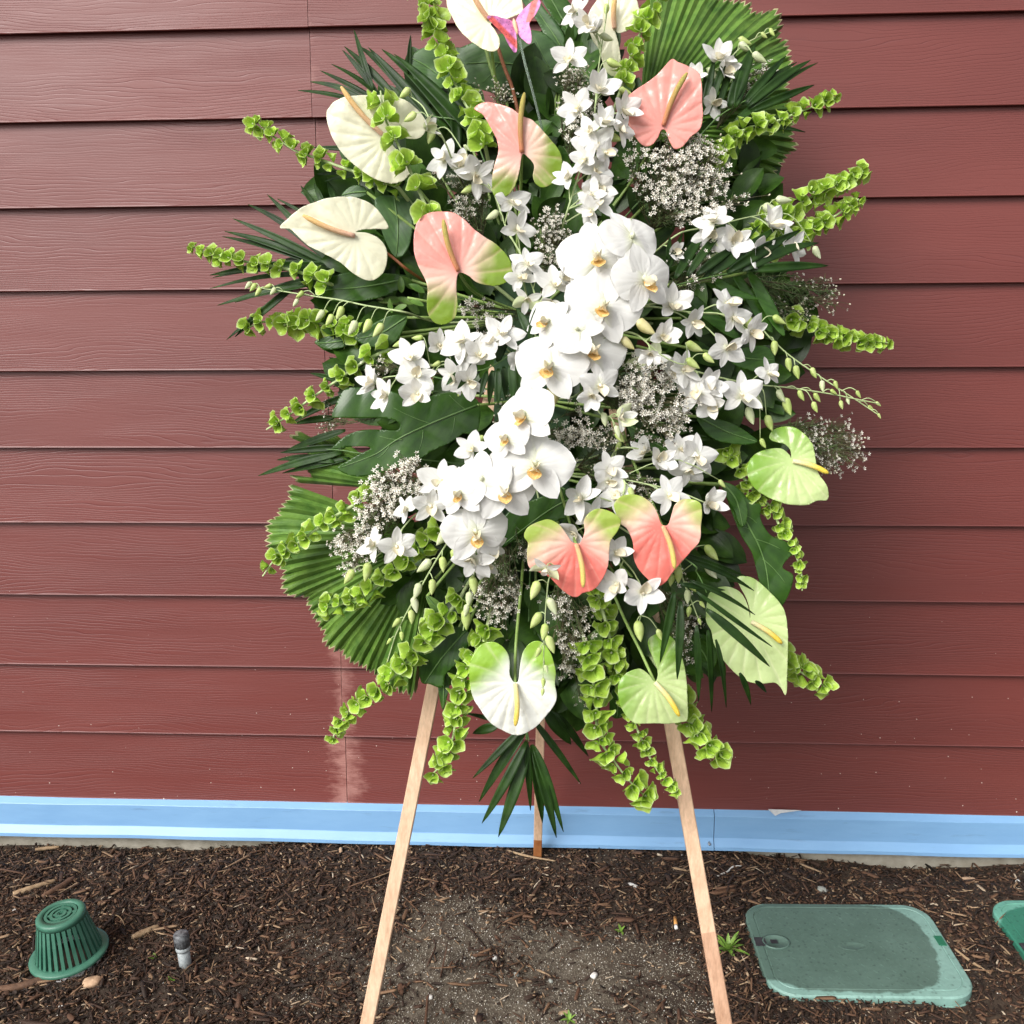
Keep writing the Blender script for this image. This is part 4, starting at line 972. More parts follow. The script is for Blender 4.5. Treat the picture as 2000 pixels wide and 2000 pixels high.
# ---- waxflower sprig
def wax(label, z, cx, cy, rx, ry, ang=0, dens=1., off=.11, base=None, buds=.22, needles=1., bl=11.5):
    T0 = z1(z, cx, cy); sc_ = ZN[z][2]; rx, ry = rx/sc_, ry/sc_; ca, sa = math.cos(R_(ang)), math.sin(R_(ang))
    bp = z1(*base) if base else (1040, 780 if abs(T0[1]-780) > 200 else T0[1])
    bx, by = T0[0]+(bp[0]-T0[0])*min(1, 120/max(1, math.hypot(bp[0]-T0[0], bp[1]-T0[1]))), T0[1]+(bp[1]-T0[1])*min(1, 120/max(1, math.hypot(bp[0]-T0[0], bp[1]-T0[1])))
    root = P(bx, by, .05+dome(bx, by)); th = thing('waxflower_sprig', label, 'waxflower', root); s = mpp(root)
    stm = MB(); ndl = MB(); blo = MB()
    nb = max(6, int(rx*ry/90*dens)); 
    def rel(r, a): u = r*math.cos(a)*rx; v = r*math.sin(a)*ry; return T0[0]+u*ca-v*sa, T0[1]+u*sa+v*ca
    for i in range(nb):
        a = rnd.uniform(0, 6.283); r = math.sqrt(rnd.uniform(0, 1))*(1+.55*noise.noise((math.cos(a)*2+cx, math.sin(a)*2+cy, 3))); x, y = rel(r, a)
        if noise.noise((x*.03, y*.03, cx)) < -.22: continue
        tipo = off+dome(x, y)*.9+rnd.uniform(-.03, .012)
        tip = P(x, y, tipo); mid_ = root.lerp(tip, .5)+CN*rnd.uniform(-.01, .015)+CR*rnd.uniform(-.01, .01)
        c = [Vector(tuple(q)) for q in cr([root, mid_, tip], 9)]; V, Fc = tube_geo(c, [s*(1.0-.07*k) for k in range(9)], 5); stm.add(V, Fc)
        for k in range(int(14*needles)):
            f = rnd.uniform(.25, 1.0); p = c[min(8, int(f*8))].lerp(c[min(8, int(f*8)+1)], (f*8) % 1); d = Vector((rnd.gauss(0, 1), rnd.gauss(0, 1), rnd.gauss(0, 1))).normalized(); d = (d+(tip-root).normalized()*.8).normalized()
            l = s*rnd.uniform(9, 20); sd_ = d.cross(CN).normalized()*s*.8; q = p+d*l; ndl.add([p-sd_, p+sd_, q+sd_*.2, q-sd_*.2], [(0, 1, 2, 3)])
        for k in range(rnd.randint(7, 11)):
            p = tip+Vector((rnd.gauss(0, 1), rnd.gauss(0, .8), rnd.gauss(0, 1)))*s*10; q = c[6]; V, Fc = tube_geo([q, q.lerp(p, .6)+CU*s*2, p], s*.5, 4, False); stm.add(V, Fc)
            d = ((p-q).normalized()*.6+CN*.7+Vector((rnd.uniform(-.5, .5), rnd.uniform(-.3, .3), rnd.uniform(-.3, .6)))).normalized(); Fm = frame(d) @ rz(rnd.uniform(0, 6))
            if rnd.random() < buds:
                V, Fc = blob(p, Fm, (s*1.7, s*1.7, s*2.4), 6, 4); blo.add(V, Fc, 1)
            else:
                R0 = s*bl*.5*rnd.uniform(.75, 1.15); V = [p+Fm @ Vector((0, 0, -.25*R0))]; Fc = []
                for m_ in range(5):
                    a0 = 2*math.pi*m_/5
                    for da, rr, zz_ in ((-.38, .62, .12), (0, 1.0, .30), (.38, .62, .12)): V.append(p+Fm @ Vector((rr*R0*math.cos(a0+da), rr*R0*math.sin(a0+da), zz_*R0)))
                    j = 1+3*m_; Fc += [(0, j, j+1), (0, j+1, j+2)]
                blo.add(V, Fc, 0)
                V, Fc = blob(p+Fm @ Vector((0, 0, .06*R0)), Fm, (R0*.17, R0*.17, R0*.12), 5, 3); blo.add(V, Fc, 2)
    stm.build('stem', M['stem_brown'], th); o_ = ndl.build('foliage', M['needle'], th, smooth=False); o_['kind'] = 'stuff'
    o_ = blo.build('blossoms', [M['wax'], M['waxbud'], M['waxeye']], th, smooth=False); o_['kind'] = 'stuff'
    return th
# ---- broad leaf branch used as dark greenery behind the flowers
def leafy(label, z, cx, cy, rx, ry, n, off=.03, size=(55, 95), ang=None, name='leafy_branch', wdf=.28, cat='leaves', m_='fill'):
    T0 = z1(z, cx, cy); root = foam_pt(*T0); c0 = P(*T0, off); th = thing(name, label, cat, c0); s = mpp(c0)
    V, Fc = tube_geo(cr([root, root.lerp(c0, .5)-CN*.01, c0], 8), s*3, 6); mk('stem', V, Fc, M['stem'], th)
    oa = math.atan2(T0[1]-780, T0[0]-1040)
    for i in range(n):
        r, a = math.sqrt(rnd.uniform(0, 1)), rnd.uniform(0, 6.283); x, y = T0[0]+r*rx*math.cos(a), T0[1]+r*ry*math.sin(a)
        L = rnd.uniform(*size); da = (R_(ang) if ang is not None else oa)+rnd.gauss(0, .55); o_ = off+rnd.uniform(-.05, .025)
        A = P(x-math.cos(da)*L*.5, y-math.sin(da)*L*.5, o_-.01); B = P(x+math.cos(da)*L*.5, y+math.sin(da)*L*.5, o_+rnd.uniform(-.03, .03))
        nr = (CN+CR*rnd.uniform(-.7, .7)+CU*rnd.uniform(-.4, .8)).normalized()
        V, Fc, uv = blade_geo(A, B, L*wdf*s, CN*rnd.uniform(.02, .10), nr, rnd.uniform(.15, .45), 9, 'oval')
        mk('leaf', V, Fc, M[m_], th, uv=uv)
    return th
# ================================================================== THE SPRAY
# ---- dark greenery deep in the spray
for a in [('upper left, behind the long white anthurium', 800, 250, 120, 110), ('behind the top salmon anthurium', 990, 200, 110, 100), ('top centre, behind the white orchid column', 1130, 170, 90, 110),
          ('top right, behind the salmon anthurium by the fan palm', 1290, 250, 110, 110), ('right of the big white waxflower cloud', 1420, 350, 90, 100), ('left, behind the pair of white anthuriums', 720, 420, 110, 100),
          ('behind the salmon and green anthurium at left', 860, 430, 120, 110), ('behind the waxflower left of the moth orchids', 1000, 440, 110, 120), ('behind the largest moth orchid', 1160, 500, 130, 120),
          ('right, behind the dark palm fingers', 1380, 500, 130, 110), ('at the right shoulder of the spray', 1480, 620, 90, 120), ('left, under the row of hanging green buds', 740, 590, 120, 100),
          ('above the left white orchid cluster', 900, 610, 120, 90), ('in the centre behind the moth orchids', 1080, 680, 140, 110), ('behind the right orchid cluster', 1300, 690, 130, 110),
          ('at the right above the lime anthurium', 1430, 800, 100, 110), ('left of centre over the monstera leaf', 780, 760, 110, 90), ('behind the lower moth orchids', 960, 850, 140, 120),
          ('in the middle under the waxflower', 1150, 860, 120, 110), ('under the right waxflower cloud', 1320, 880, 120, 110), ('lower left over the pleated fan leaf', 850, 1010, 90, 100),
          ('above the lower coral anthurium', 1040, 1010, 120, 110), ('between the two lower coral anthuriums', 1180, 1060, 120, 110), ('right, beside the hanging dark fingers', 1320, 1050, 100, 110),
          ('bottom left, above the left easel leg', 890, 1200, 90, 110), ('above the white and green bottom anthurium', 1010, 1180, 110, 100), ('bottom, right of the white and green anthurium', 1150, 1240, 100, 110),
          ('bottom right, behind the folded lime anthurium', 1290, 1230, 90, 120), ('lower right, behind the large lime anthurium', 1390, 1200, 60, 90), ('at the very bottom, over the rear easel leg', 1090, 1330, 100, 60)]:
    leafy('dark glossy leaves '+a[0], 'T', a[1], a[2], a[3], a[4], 27, .012, (70, 125))
for a in [('between the top salmon anthurium and the orchid column', 1070, 330, 70, 80), ('directly above the largest moth orchid', 1090, 440, 70, 70), ('right of the orchid column under the upper right salmon anthurium', 1220, 370, 70, 80), ('left of the small orchid buds near the salmon and green anthurium', 960, 480, 60, 80),
          ('over the stems at the lower centre', 1090, 1150, 70, 80), ('under the left coral anthurium', 1050, 1250, 80, 80), ('under the lowest moth orchid', 950, 1090, 80, 80), ('at the left edge behind the hanging buds', 680, 520, 70, 80), ('at the left edge above the monstera leaf', 700, 670, 70, 70), ('behind the round green buds at the lower left', 850, 1130, 80, 80)]:
    leafy('dark leaves '+a[0], 'T', a[1], a[2], a[3], a[4], 16, .055, (60, 110))
leafy('small oval green leaves below the salmon anthurium at left', 'C', 1230, 640, 40, 30, 9, .12, (28, 40), 200, wdf=.22, m_='fan')
# ---- fan palms
fan('pleated fan palm leaf spreading at the lower left of the spray', 'Q', (1330, 640), [(268, 255), (240, 345), (175, 440), (95, 560), (95, 640), (110, 700), (120, 780), (150, 870), (205, 945), (235, 1065), (330, 1085), (400, 1140), (430, 1200), (470, 1300), (515, 1380), (560, 1450), (640, 1500), (700, 1580), (830, 1645), (860, 1690), (970, 1720), (1050, 1800), (1160, 1850), (1225, 1750), (1260, 1650)], 31, .03, -.03)
fan('torn strips of fan palm leaf just above the pleated lower left fan', 'Q', (1150, 300), [(560, -150), (350, -30), (300, 90), (350, 190), (420, 250)], 8, .035, -.02, jag=.16)
fan('large pleated fan palm leaf at the top right against the wall', 'B', (640, 640), [(690, -180), (880, -150), (1040, 5), (1100, 15), (1190, 25), (1240, 60), (1300, 48), (1350, 110), (1368, 210), (1380, 300), (1385, 420), (1400, 540), (1412, 660), (1400, 750), (1345, 830), (1335, 900), (1310, 965), (1150, 960)], 34, .02, -.05)
# ---- broad leaves
bigleaf('broad ribbed green leaf behind the butterfly at the top', 'N', [(250, 620), (330, 590), (500, 540), (700, 480), (950, 420), (1250, 400), (1420, 480), (1560, 640), (1620, 850), (1560, 1050), (1450, 1180), (1250, 1240), (1000, 1230), (750, 1180), (500, 1100), (330, 950)], [(1600, 900), (1200, 850), (800, 800), (380, 800)], .01, 'big', 'broad_leaf', [((1450, 880), (1250, 500)), ((1200, 850), (950, 500)), ((900, 810), (700, 560)), ((1400, 880), (1200, 1180)), ((1100, 840), (850, 1150)), ((800, 800), (600, 1050))], wave=9)
bigleaf('dark upright leaf blade just right of the pink butterfly', 'N', [(1060, -60), (1250, -60), (1380, 120), (1560, 350), (1640, 560), (1520, 620), (1420, 560), (1300, 300)], [(1580, 590), (1380, 280), (1150, -50)], .015, 'big', 'strap_leaf', wave=4)
bigleaf('second dark strap leaf between the butterfly and the top orchids', 'N', [(1320, -80), (1560, -80), (1750, 150), (1800, 420), (1700, 560), (1600, 400), (1450, 200)], [(1740, 540), (1600, 250), (1420, -70)], .005, 'mon', 'strap_leaf', wave=4)
bigleaf('large glossy monstera leaf with slits left of centre', 'E', [(1345, 120), (1300, 60), (1200, 45), (1100, 60), (1000, 90), (870, 40), (760, 25), (680, 18), (620, 25), (585, 70), (560, 130), (548, 178), (600, 183), (700, 185), (830, 185), (890, 198), (915, 225), (900, 250), (830, 248), (740, 246), (660, 262), (600, 295), (548, 350), (600, 345), (660, 338), (735, 338), (755, 350), (720, 368), (640, 410), (590, 440), (580, 458), (620, 485), (700, 500), (800, 480), (900, 455), (1000, 420), (1090, 360), (1180, 320), (1270, 262), (1300, 290), (1340, 230)],
        [(1330, 115), (1090, 210), (900, 300), (780, 380), (600, 448)], .085, 'mon', 'monstera_leaf', [((1080, 215), (880, 130)), ((930, 300), (800, 280)), ((1040, 250), (1020, 350)), ((1210, 180), (1190, 280)), ((1270, 140), (1180, 60)), ((860, 330), (790, 400))], step=5)
bigleaf('long monstera leaf hanging at the right below the lime anthurium', 'F', [(1050, 500), (1090, 500), (1140, 530), (1200, 590), (1250, 610), (1250, 680), (1300, 760), (1390, 800), (1410, 850), (1360, 920), (1410, 960), (1400, 1030), (1370, 1100), (1330, 1160), (1305, 1198), (1275, 1120), (1250, 1030), (1230, 940), (1205, 850), (1150, 760), (1110, 660), (1080, 580)], [(1070, 510), (1180, 700), (1270, 900), (1305, 1190)], .10, 'mon', 'monstera_leaf', [((1150, 650), (1230, 700)), ((1220, 780), (1350, 830)), ((1260, 880), (1370, 1000)), ((1200, 740), (1160, 720))], step=4)
bigleaf('curled glossy leaf just below the lime anthurium at right', 'F', [(1060, 500), (1110, 510), (1160, 560), (1183, 620), (1180, 690), (1160, 722), (1140, 700), (1120, 640), (1085, 580)], [(1065, 505), (1130, 590), (1160, 715)], .115, 'mon', 'curled_leaf', wave=3, step=4)
bigleaf('long dark leaf under the lowest moth orchids in the centre', 'E', [(1450, 850), (1450, 760), (1500, 690), (1620, 630), (1760, 580), (1930, 540), (2010, 570), (1990, 640), (1900, 690), (1760, 740), (1600, 790), (1520, 850), (1470, 880)], [(2000, 560), (1750, 660), (1465, 870)], .08, 'mon', 'strap_leaf', wave=4)
bigleaf('mid green pointed leaf below the right waxflower cloud', 'F', [(575, 195), (620, 215), (680, 240), (760, 275), (830, 330), (870, 370), (888, 395), (840, 370), (760, 350), (680, 335), (620, 300), (590, 250)], [(578, 200), (700, 285), (885, 392)], .165, 'mon', 'pointed_leaf', wave=3, step=3.5)
bigleaf('glossy leaf right of the middle waxflower with pale sheen', 'F', [(930, 160), (1030, 175), (1120, 205), (1200, 255), (1235, 290), (1180, 305), (1100, 300), (1020, 280), (960, 230)], [(935, 165), (1080, 240), (1230, 290)], .13, 'mon', 'pointed_leaf', wave=3, step=4)
bigleaf('dark oval leaf behind the upper right dark fingers', 'D', [(670, 125), (740, 130), (810, 160), (860, 200), (885, 232), (830, 240), (760, 235), (700, 200)], [(672, 130), (780, 190), (880, 230)], .07, 'mon', 'oval_leaf', wave=3, step=4)
bigleaf('big dark round leaf behind the right orchid buds', 'D', [(1090, 880), (1170, 850), (1260, 840), (1310, 870), (1320, 930), (1270, 970), (1180, 960), (1110, 930)], [(1095, 890), (1200, 905), (1315, 910)], .06, 'mon', 'oval_leaf', wave=4, step=4)
for i, (pts, lb) in enumerate([([(880, 580), (940, 600), (1040, 690), (1140, 780), (1130, 810), (1040, 760), (940, 680)], 'dark strap leaf crossing the right orchid cluster'),
                               ([(1090, 460), (1140, 480), (1220, 580), (1290, 690), (1310, 770), (1260, 740), (1180, 620)], 'upper strap leaf arching down at the right shoulder'),
                               ([(1180, 470), (1240, 500), (1310, 610), (1360, 720), (1370, 790), (1320, 750), (1240, 620)], 'second strap leaf arching down at the right shoulder'),
                               ([(1000, 490), (1060, 510), (1150, 560), (1245, 605), (1150, 600), (1050, 560)], 'thin strap leaf under the right dark fingers')]):
    c = ((pts[2][0]+pts[-2][0])/2, (pts[2][1]+pts[-2][1])/2)
    bigleaf(lb, 'D', pts, [pts[0], c, pts[len(pts)//2]], .10+.01*i, 'mon', 'strap_leaf', wave=2, step=4, vein=False)
bigleaf('dark oval leaf at left below the hanging green buds', 'C', [(730, 880), (790, 850), (880, 840), (935, 850), (930, 885), (880, 910), (800, 918)], [(930, 860), (830, 880), (735, 885)], .05, 'mon', 'oval_leaf', wave=2, step=4)
bigleaf('dark leaf with pale edge between the buds and the left orchids', 'C', [(945, 850), (1030, 790), (1130, 740), (1230, 740), (1200, 830), (1150, 890), (1080, 910), (1000, 895)], [(1225, 745), (1090, 830), (960, 860)], .06, 'mon', 'oval_leaf', wave=3, step=4)
bigleaf('grey green leaf left of the salmon and green anthurium', 'C', [(1060, 110), (1160, 90), (1250, 130), (1260, 260), (1230, 380), (1170, 420), (1110, 330), (1080, 220)], [(1160, 95), (1180, 260), (1170, 410)], .05, 'big', 'broad_leaf', wave=5, step=5)
bigleaf('grey green leaf behind the bells near the top left', 'A', [(1245, 360), (1270, 290), (1340, 260), (1420, 300), (1460, 400), (1430, 480), (1340, 470), (1270, 430)], [(1460, 460), (1350, 370), (1260, 320)], .03, 'big', 'broad_leaf', wave=5, step=5)
bigleaf('small grey green leaf under the long left white anthurium', 'A', [(875, 1050), (930, 1005), (1000, 1010), (1010, 1050), (960, 1070), (910, 1065)], [(1010, 1035), (940, 1040), (880, 1050)], .06, 'big', 'broad_leaf', wave=2, step=4)
bigleaf('wide dark leaf at left under the second white anthurium', 'C', [(740, 590), (820, 530), (950, 500), (1100, 510), (1250, 530), (1200, 590), (1080, 640), (930, 660), (800, 650)], [(1240, 540), (1000, 580), (745, 600)], .05, 'mon', 'broad_leaf', wave=5, step=5)
bigleaf('mid green folded leaf above the left easel leg', 'E', [(1055, 1140), (1110, 1160), (1160, 1210), (1175, 1260), (1120, 1245), (1075, 1200)], [(1060, 1145), (1110, 1200), (1172, 1255)], .10, 'fan', 'pointed_leaf', wave=2, step=3)
bigleaf('dark broad leaf covering the joint above the left easel leg', 'G', [(705, 420), (760, 350), (880, 250), (1000, 250), (1020, 330), (960, 450), (870, 540), (850, 620), (770, 600), (715, 580)], [(1000, 260), (850, 430), (740, 590)], .06, 'mon', 'broad_leaf', wave=5, step=5)
bigleaf('rolled dark leaf strip hanging over the left easel leg', 'G', [(830, 480), (880, 440), (900, 560), (880, 680), (855, 760), (835, 700), (822, 600)], [(860, 450), (860, 600), (855, 750)], .05, 'mon', 'strap_leaf', wave=2, step=4)
bigleaf('dark holed leaf between the bottom right lime anthuriums', 'H', [(950, 460), (1040, 440), (1110, 500), (1130, 600), (1090, 680), (1020, 640), (960, 560)], [(960, 480), (1040, 560), (1090, 670)], .03, 'mon', 'monstera_leaf', wave=3, step=4)
bigleaf('dark rounded leaf left of the folded lime anthurium at the bottom', 'H', [(460, 820), (500, 780), (560, 850), (560, 930), (530, 970), (480, 975), (452, 920)], [(500, 790), (505, 880), (500, 970)], .03, 'mon', 'oval_leaf', wave=3, step=4)
bigleaf('mid green leaf under the lower coral anthurium', 'H', [(300, 480), (360, 420), (440, 370), (420, 450), (380, 520), (330, 540)], [(435, 375), (370, 460), (310, 530)], .08, 'fan', 'pointed_leaf', wave=2, step=3.5)
# ---- dark palm fronds
frond('dark palm frond with many fingers at the upper left', 'A', [(1600, 760), (1350, 620), (1080, 520)],
      [(1650, 790, 1158, 290, 11), (1540, 760, 1092, 265, 10), (1440, 720, 1020, 255, 9), (1330, 640, 967, 246, 8), (1200, 570, 890, 250, 7), (1130, 560, 820, 345, 6), (1080, 550, 760, 380, 5), (1030, 555, 705, 440, 5), (960, 545, 640, 487, 5), (1050, 500, 942, 160, 5), (1080, 520, 880, 270, 5), (1235, 400, 1248, 190, 4), (1600, 700, 1390, 470, 11), (1640, 760, 1460, 560, 10), (1350, 700, 1200, 480, 9), (1500, 800, 1480, 560, 9), (1450, 700, 1300, 600, 8), (950, 800, 720, 795, 4), (960, 930, 735, 940, 4), (960, 950, 780, 980, 4)], off=.05)
frond('dark palm frond fanning out at the left below the white anthuriums', 'C', [(1000, 500), (880, 480), (780, 470)],
      [(840, 470, 370, 135, 6), (800, 440, 475, 82, 6), (830, 470, 290, 212, 6), (820, 475, 245, 280, 7), (830, 490, 232, 308, 6), (700, 200, 528, 105, 3), (880, 470, 165, 517, 8), (860, 500, 180, 530, 7), (880, 520, 165, 590, 5), (840, 510, 300, 665, 5), (760, 560, 205, 680, 6), (640, 560, 300, 850, 6), (600, 600, 256, 865, 5), (740, 160, 655, 35, 4), (790, 160, 725, 20, 5), (850, 140, 797, 15, 5), (870, 470, 540, 440, 9), (900, 480, 620, 500, 9)], off=.05)
frond('dark palm frond pointing up and right across the top right fan leaf', 'O', [(560, 900), (760, 700), (1000, 560)],
      [(600, 640, 707, 130, 6), (640, 690, 838, 110, 6), (740, 640, 915, 50, 6), (840, 620, 1090, 20, 11), (900, 620, 1040, 60, 9), (960, 600, 1378, 140, 7), (1000, 600, 1480, 200, 6), (1010, 620, 1610, 180, 7), (1030, 640, 1675, 205, 6), (1040, 660, 1645, 415, 7), (580, 620, 620, 250, 4), (900, 760, 1300, 520, 8), (1000, 800, 1560, 860, 4), (100, 950, 218, 605, 7)], off=.10)
frond('row of dark palm fingers at the right beside the moth orchids', 'D', [(560, 640), (800, 540), (1150, 460)],
      [(770, 470, 860, 265, 6), (820, 500, 988, 240, 8), (880, 490, 1080, 235, 7), (780, 400, 795, 288, 5), (960, 500, 1250, 228, 6), (1000, 480, 1345, 232, 9), (1080, 470, 1455, 255, 9), (1160, 460, 1545, 320, 9), (1200, 455, 1592, 435, 8), (930, 480, 1140, 330, 7)], off=.17)
frond('thin dark palm frond sweeping over the lower right lime anthurium', 'F', [(840, 860), (930, 950), (980, 1050)],
      [('F', 850, 850, 1180, 968, 4), ('F', 870, 880, 1218, 1040, 5), ('H', 960, 110, 1368, 325, 4), ('H', 1000, 180, 1475, 525, 4), ('H', 1060, 290, 1460, 650, 8), ('H', 1000, 390, 1012, 870, 6), ('H', 1070, 420, 1095, 935, 6), ('H', 1120, 480, 1187, 908, 5), ('H', 1270, 690, 1342, 890, 5), ('H', 1370, 740, 1440, 815, 4), ('H', 860, 180, 770, 625, 7), ('H', 900, 240, 878, 730, 7), ('H', 900, 130, 1180, 170, 5)], off=.20)
frond('dark palm leaf hanging at the bottom in front of the rear easel leg', 'G', [(1380, 820), (1385, 900), (1395, 960)],
      [(1360, 870, 1040, 1192, 6), (1370, 900, 1080, 1340, 9), (1380, 960, 1098, 1476, 8), (1390, 1000, 1202, 1562, 10), (1380, 960, 1405, 1395, 6), (1410, 980, 1480, 1472, 10), (1420, 1000, 1568, 1566, 9), (1425, 990, 1612, 1530, 7), (1420, 820, 1722, 1228, 6), (1500, 760, 1660, 980, 12), (1560, 780, 1770, 1055, 7), (1250, 840, 985, 780, 4), (1200, 860, 1040, 910, 8)], off=.07)
frond('small dark fern like frond over the left orchids in the centre', 'C', [(1960, 830), (1880, 870), (1720, 990), (1600, 1035), (1500, 1030)],
      [(1545, 1025, 1552, 868, 6), (1495, 1025, 1472, 932, 6), (1715, 985, 1790, 755, 8), (1620, 1035, 1560, 1110, 5), (1660, 1035, 1620, 1180, 5), (1690, 1030, 1670, 1215, 6), (1720, 1020, 1720, 1215, 6), (1750, 1010, 1762, 1190, 6), (1790, 980, 1800, 1210, 7), (1830, 950, 1838, 1290, 8), (1520, 1035, 1440, 1110, 5), (1570, 1035, 1500, 1130, 5), (1900, 860, 1820, 700, 7), (1890, 870, 1925, 690, 6)], off=.235, wd=6, tipoff=0)
frond('dark ragged palm tips at the left edge above the fan leaf', 'E', [(760, 380), (620, 360), (500, 350)],
      [(620, 340, 270, 370, 6), (600, 370, 150, 495, 7), (560, 420, 250, 410, 6), (620, 250, 300, 360, 7), (640, 400, 280, 480, 6), (560, 180, 345, 215, 6)], off=.05)
frond('dark palm tips behind the left bells of Ireland stem at mid height', 'C', [(1050, 1000), (950, 1040), (880, 1080)],
      [(960, 1120, 770, 990, 6), (980, 1080, 808, 960, 7), (900, 1100, 705, 1045, 5), (1000, 1000, 830, 1120, 6), (960, 1150, 600, 1320, 6)], off=.03)

# ---- bells of Ireland
bells('bells of Ireland stem at the top left of centre with large crowded bells', 'A', [(1650, 790), (1590, 640), (1510, 500), (1440, 330), (1380, 170), (1330, 0), (1300, -60)], 40, .13, tipsmall=.9)
bells('bells of Ireland stem with few whorls in front of the upper left white anthurium', 'A', [(1350, 1160), (1280, 1000), (1190, 800), (1115, 650), (1085, 490)], 44, .22, dens=1.75, tipsmall=.85)
bells('bells of Ireland stem pointing left at the upper left edge', 'A', [(1180, 1010), (1050, 960), (900, 910), (760, 860), (620, 810), (500, 730), (350, 635)], 32, .08, dens=1.25, tipsmall=.8)
bells('bright bells of Ireland stem reaching furthest left', 'C', [(800, 560), (640, 500), (500, 470), (390, 450), (250, 425), (130, 390), (50, 350)], 34, .08, dens=1.2, tipsmall=.55)
bells('darker bells of Ireland stem at left below the hanging buds', 'C', [(960, 830), (850, 800), (700, 770), (590, 780), (450, 770), (350, 815)], 38, .05, tipsmall=.8)
bells('bells of Ireland stem with spaced bells slanting down at left of the monstera leaf', 'C', [(1130, 920), (1010, 975), (860, 1080), (700, 1190), (580, 1280), (470, 1350)], 32, .07, dens=1.55, tipsmall=.8)
bells('bells of Ireland stem slanting across the top of the lower left fan leaf', 'Q', [(880, 330), (640, 470), (450, 600), (300, 710), (170, 790), (50, 950)], 30, .09, dens=1.3, tipsmall=.85)
bells('bells of Ireland stem slanting across the middle of the lower left fan leaf', 'Q', [(1390, 620), (1200, 760), (1030, 920), (860, 1060), (700, 1140), (560, 1180), (470, 1160)], 34, .11, dens=1.35, tipsmall=.85)
bells('large bells of Ireland stem ending left of the left easel leg', 'G', [(960, 60), (850, 200), (720, 350), (610, 480), (480, 610), (330, 720), (220, 820), (170, 920), (160, 980)], 40, .10, dens=1.0, tipsmall=.55)
bells('bells of Ireland stem hanging just right of the left easel leg', 'G', [(1130, 240), (1060, 400), (990, 580), (960, 720), (930, 860), (900, 1000), (840, 1110), (750, 1200)], 38, .09, dens=1.05, tipsmall=.8)
bells('bells of Ireland stem hanging at the bottom right of the rear easel leg', 'H', [(300, 500), (340, 700), (370, 880), (370, 1010), (400, 1130), (470, 1230), (570, 1360), (690, 1480)], 40, .10, dens=1.0, tipsmall=.9)
bells('bells of Ireland stem whose tip touches the right easel leg', 'H', [(370, 150), (420, 330), (470, 540), (520, 760), (600, 980), (660, 1120), (700, 1210), (760, 1310), (840, 1400), (900, 1460)], 33, .09, dens=1.1, tipsmall=.5)
bells('bells of Ireland stem just right of the folded lime anthurium', 'H', [(870, 820), (930, 960), (1010, 1080), (1100, 1170), (1200, 1230)], 40, .09, dens=1.1, tipsmall=.9)
bells('short bells of Ireland tip at the lower right edge', 'H', [(1500, 560), (1590, 640), (1680, 700), (1800, 770)], 38, .05, dens=.85, tipsmall=.8)
bells('bells of Ireland stem trailing down at the right below the lime anthurium', 'F', [(1080, 330), (1150, 450), (1220, 540), (1300, 620), (1350, 720), (1400, 810), (1450, 920), (1460, 1040)], 32, .10, dens=1.0, tipsmall=.5)
bells('dense bells of Ireland stem pointing right at mid height', 'D', [(1400, 700), (1520, 760), (1620, 790), (1720, 815), (1820, 820), (1910, 825)], 34, .05, dens=.75, tipsmall=.55)
bells('lower of the two bells of Ireland stems at the upper right edge', 'D', [(1290, 330), (1400, 300), (1500, 255), (1600, 200), (1680, 150), (1745, 100)], 38, .07, dens=.95, tipsmall=.65)
bells('upper of the two bells of Ireland stems at the upper right edge', 'B', [(1180, 1200), (1290, 1120), (1390, 1060), (1490, 1000), (1610, 940), (1700, 890), (1770, 860)], 38, .08, dens=1.0, tipsmall=.75)
bells('bells of Ireland stem crossing the top right fan leaf to the edge', 'B', [(990, 830), (1100, 700), (1200, 640), (1330, 610), (1430, 570), (1530, 530), (1615, 485)], 34, .10, dens=1.05, tipsmall=.7)
bells('bells of Ireland stem hanging in front of the fan leaf at the top', 'B', [(560, 420), (600, 280), (640, 180), (690, 80), (740, -10)], 34, .13, dens=1.1, tipsmall=.9)
bells('dim bells of Ireland stem hanging in the shade below the coral anthurium', 'H', [(330, 20), (400, 190), (430, 330), (450, 480), (490, 640), (520, 720)], 30, .05, dens=1.6, tipsmall=.9)

# ---- waxflower
wax('large cloud of white waxflower at the upper right below the salmon anthurium', 'B', 880, 900, 280, 200, 10, 1.3, .15)
wax('white waxflower tucked around the roots of the upper right salmon anthurium', 'B', 800, 740, 230, 70, 0, 1., .16)
wax('waxflower sprig left of the top orchid column', 'B', 350, 520, 110, 200, 0, .9, .10)
wax('small waxflower sprig at the left end of the top orchid column', 'B', 290, 400, 80, 70, 0, .9, .10, bl=8)
wax('cream waxflower sprig just left of the largest moth orchid', 'D', 190, 290, 95, 160, -10, 1.2, .17, bl=8)
wax('dense waxflower cluster in the middle right of the moth orchids', 'D', 700, 1090, 200, 150, 35, 1.4, .19)
wax('waxflower cluster below the open moth orchid bud', 'F', 340, 240, 130, 130, 30, 1.1, .17)
wax('long waxflower cluster above the lower left fan leaf', 'E', 880, 570, 220, 120, -35, 1.5, .12)
wax('waxflower cluster over the middle of the lower left fan leaf', 'E', 680, 870, 150, 110, -35, 1.3, .12)
wax('waxflower below the lowest moth orchids', 'E', 1440, 1160, 120, 140, 0, .9, .10)
wax('waxflower hanging between the white and green anthurium and the coral one', 'G', 1640, 300, 120, 260, 0, 1., .10)
wax('small waxflower tips above the bells at the bottom', 'G', 1740, 700, 60, 70, 0, 1., .09)
wax('spreading waxflower at the right edge beside the lime anthurium', 'F', 1590, 300, 180, 120, 15, 1.5, .08, base=('F', 1250, 200), bl=8)
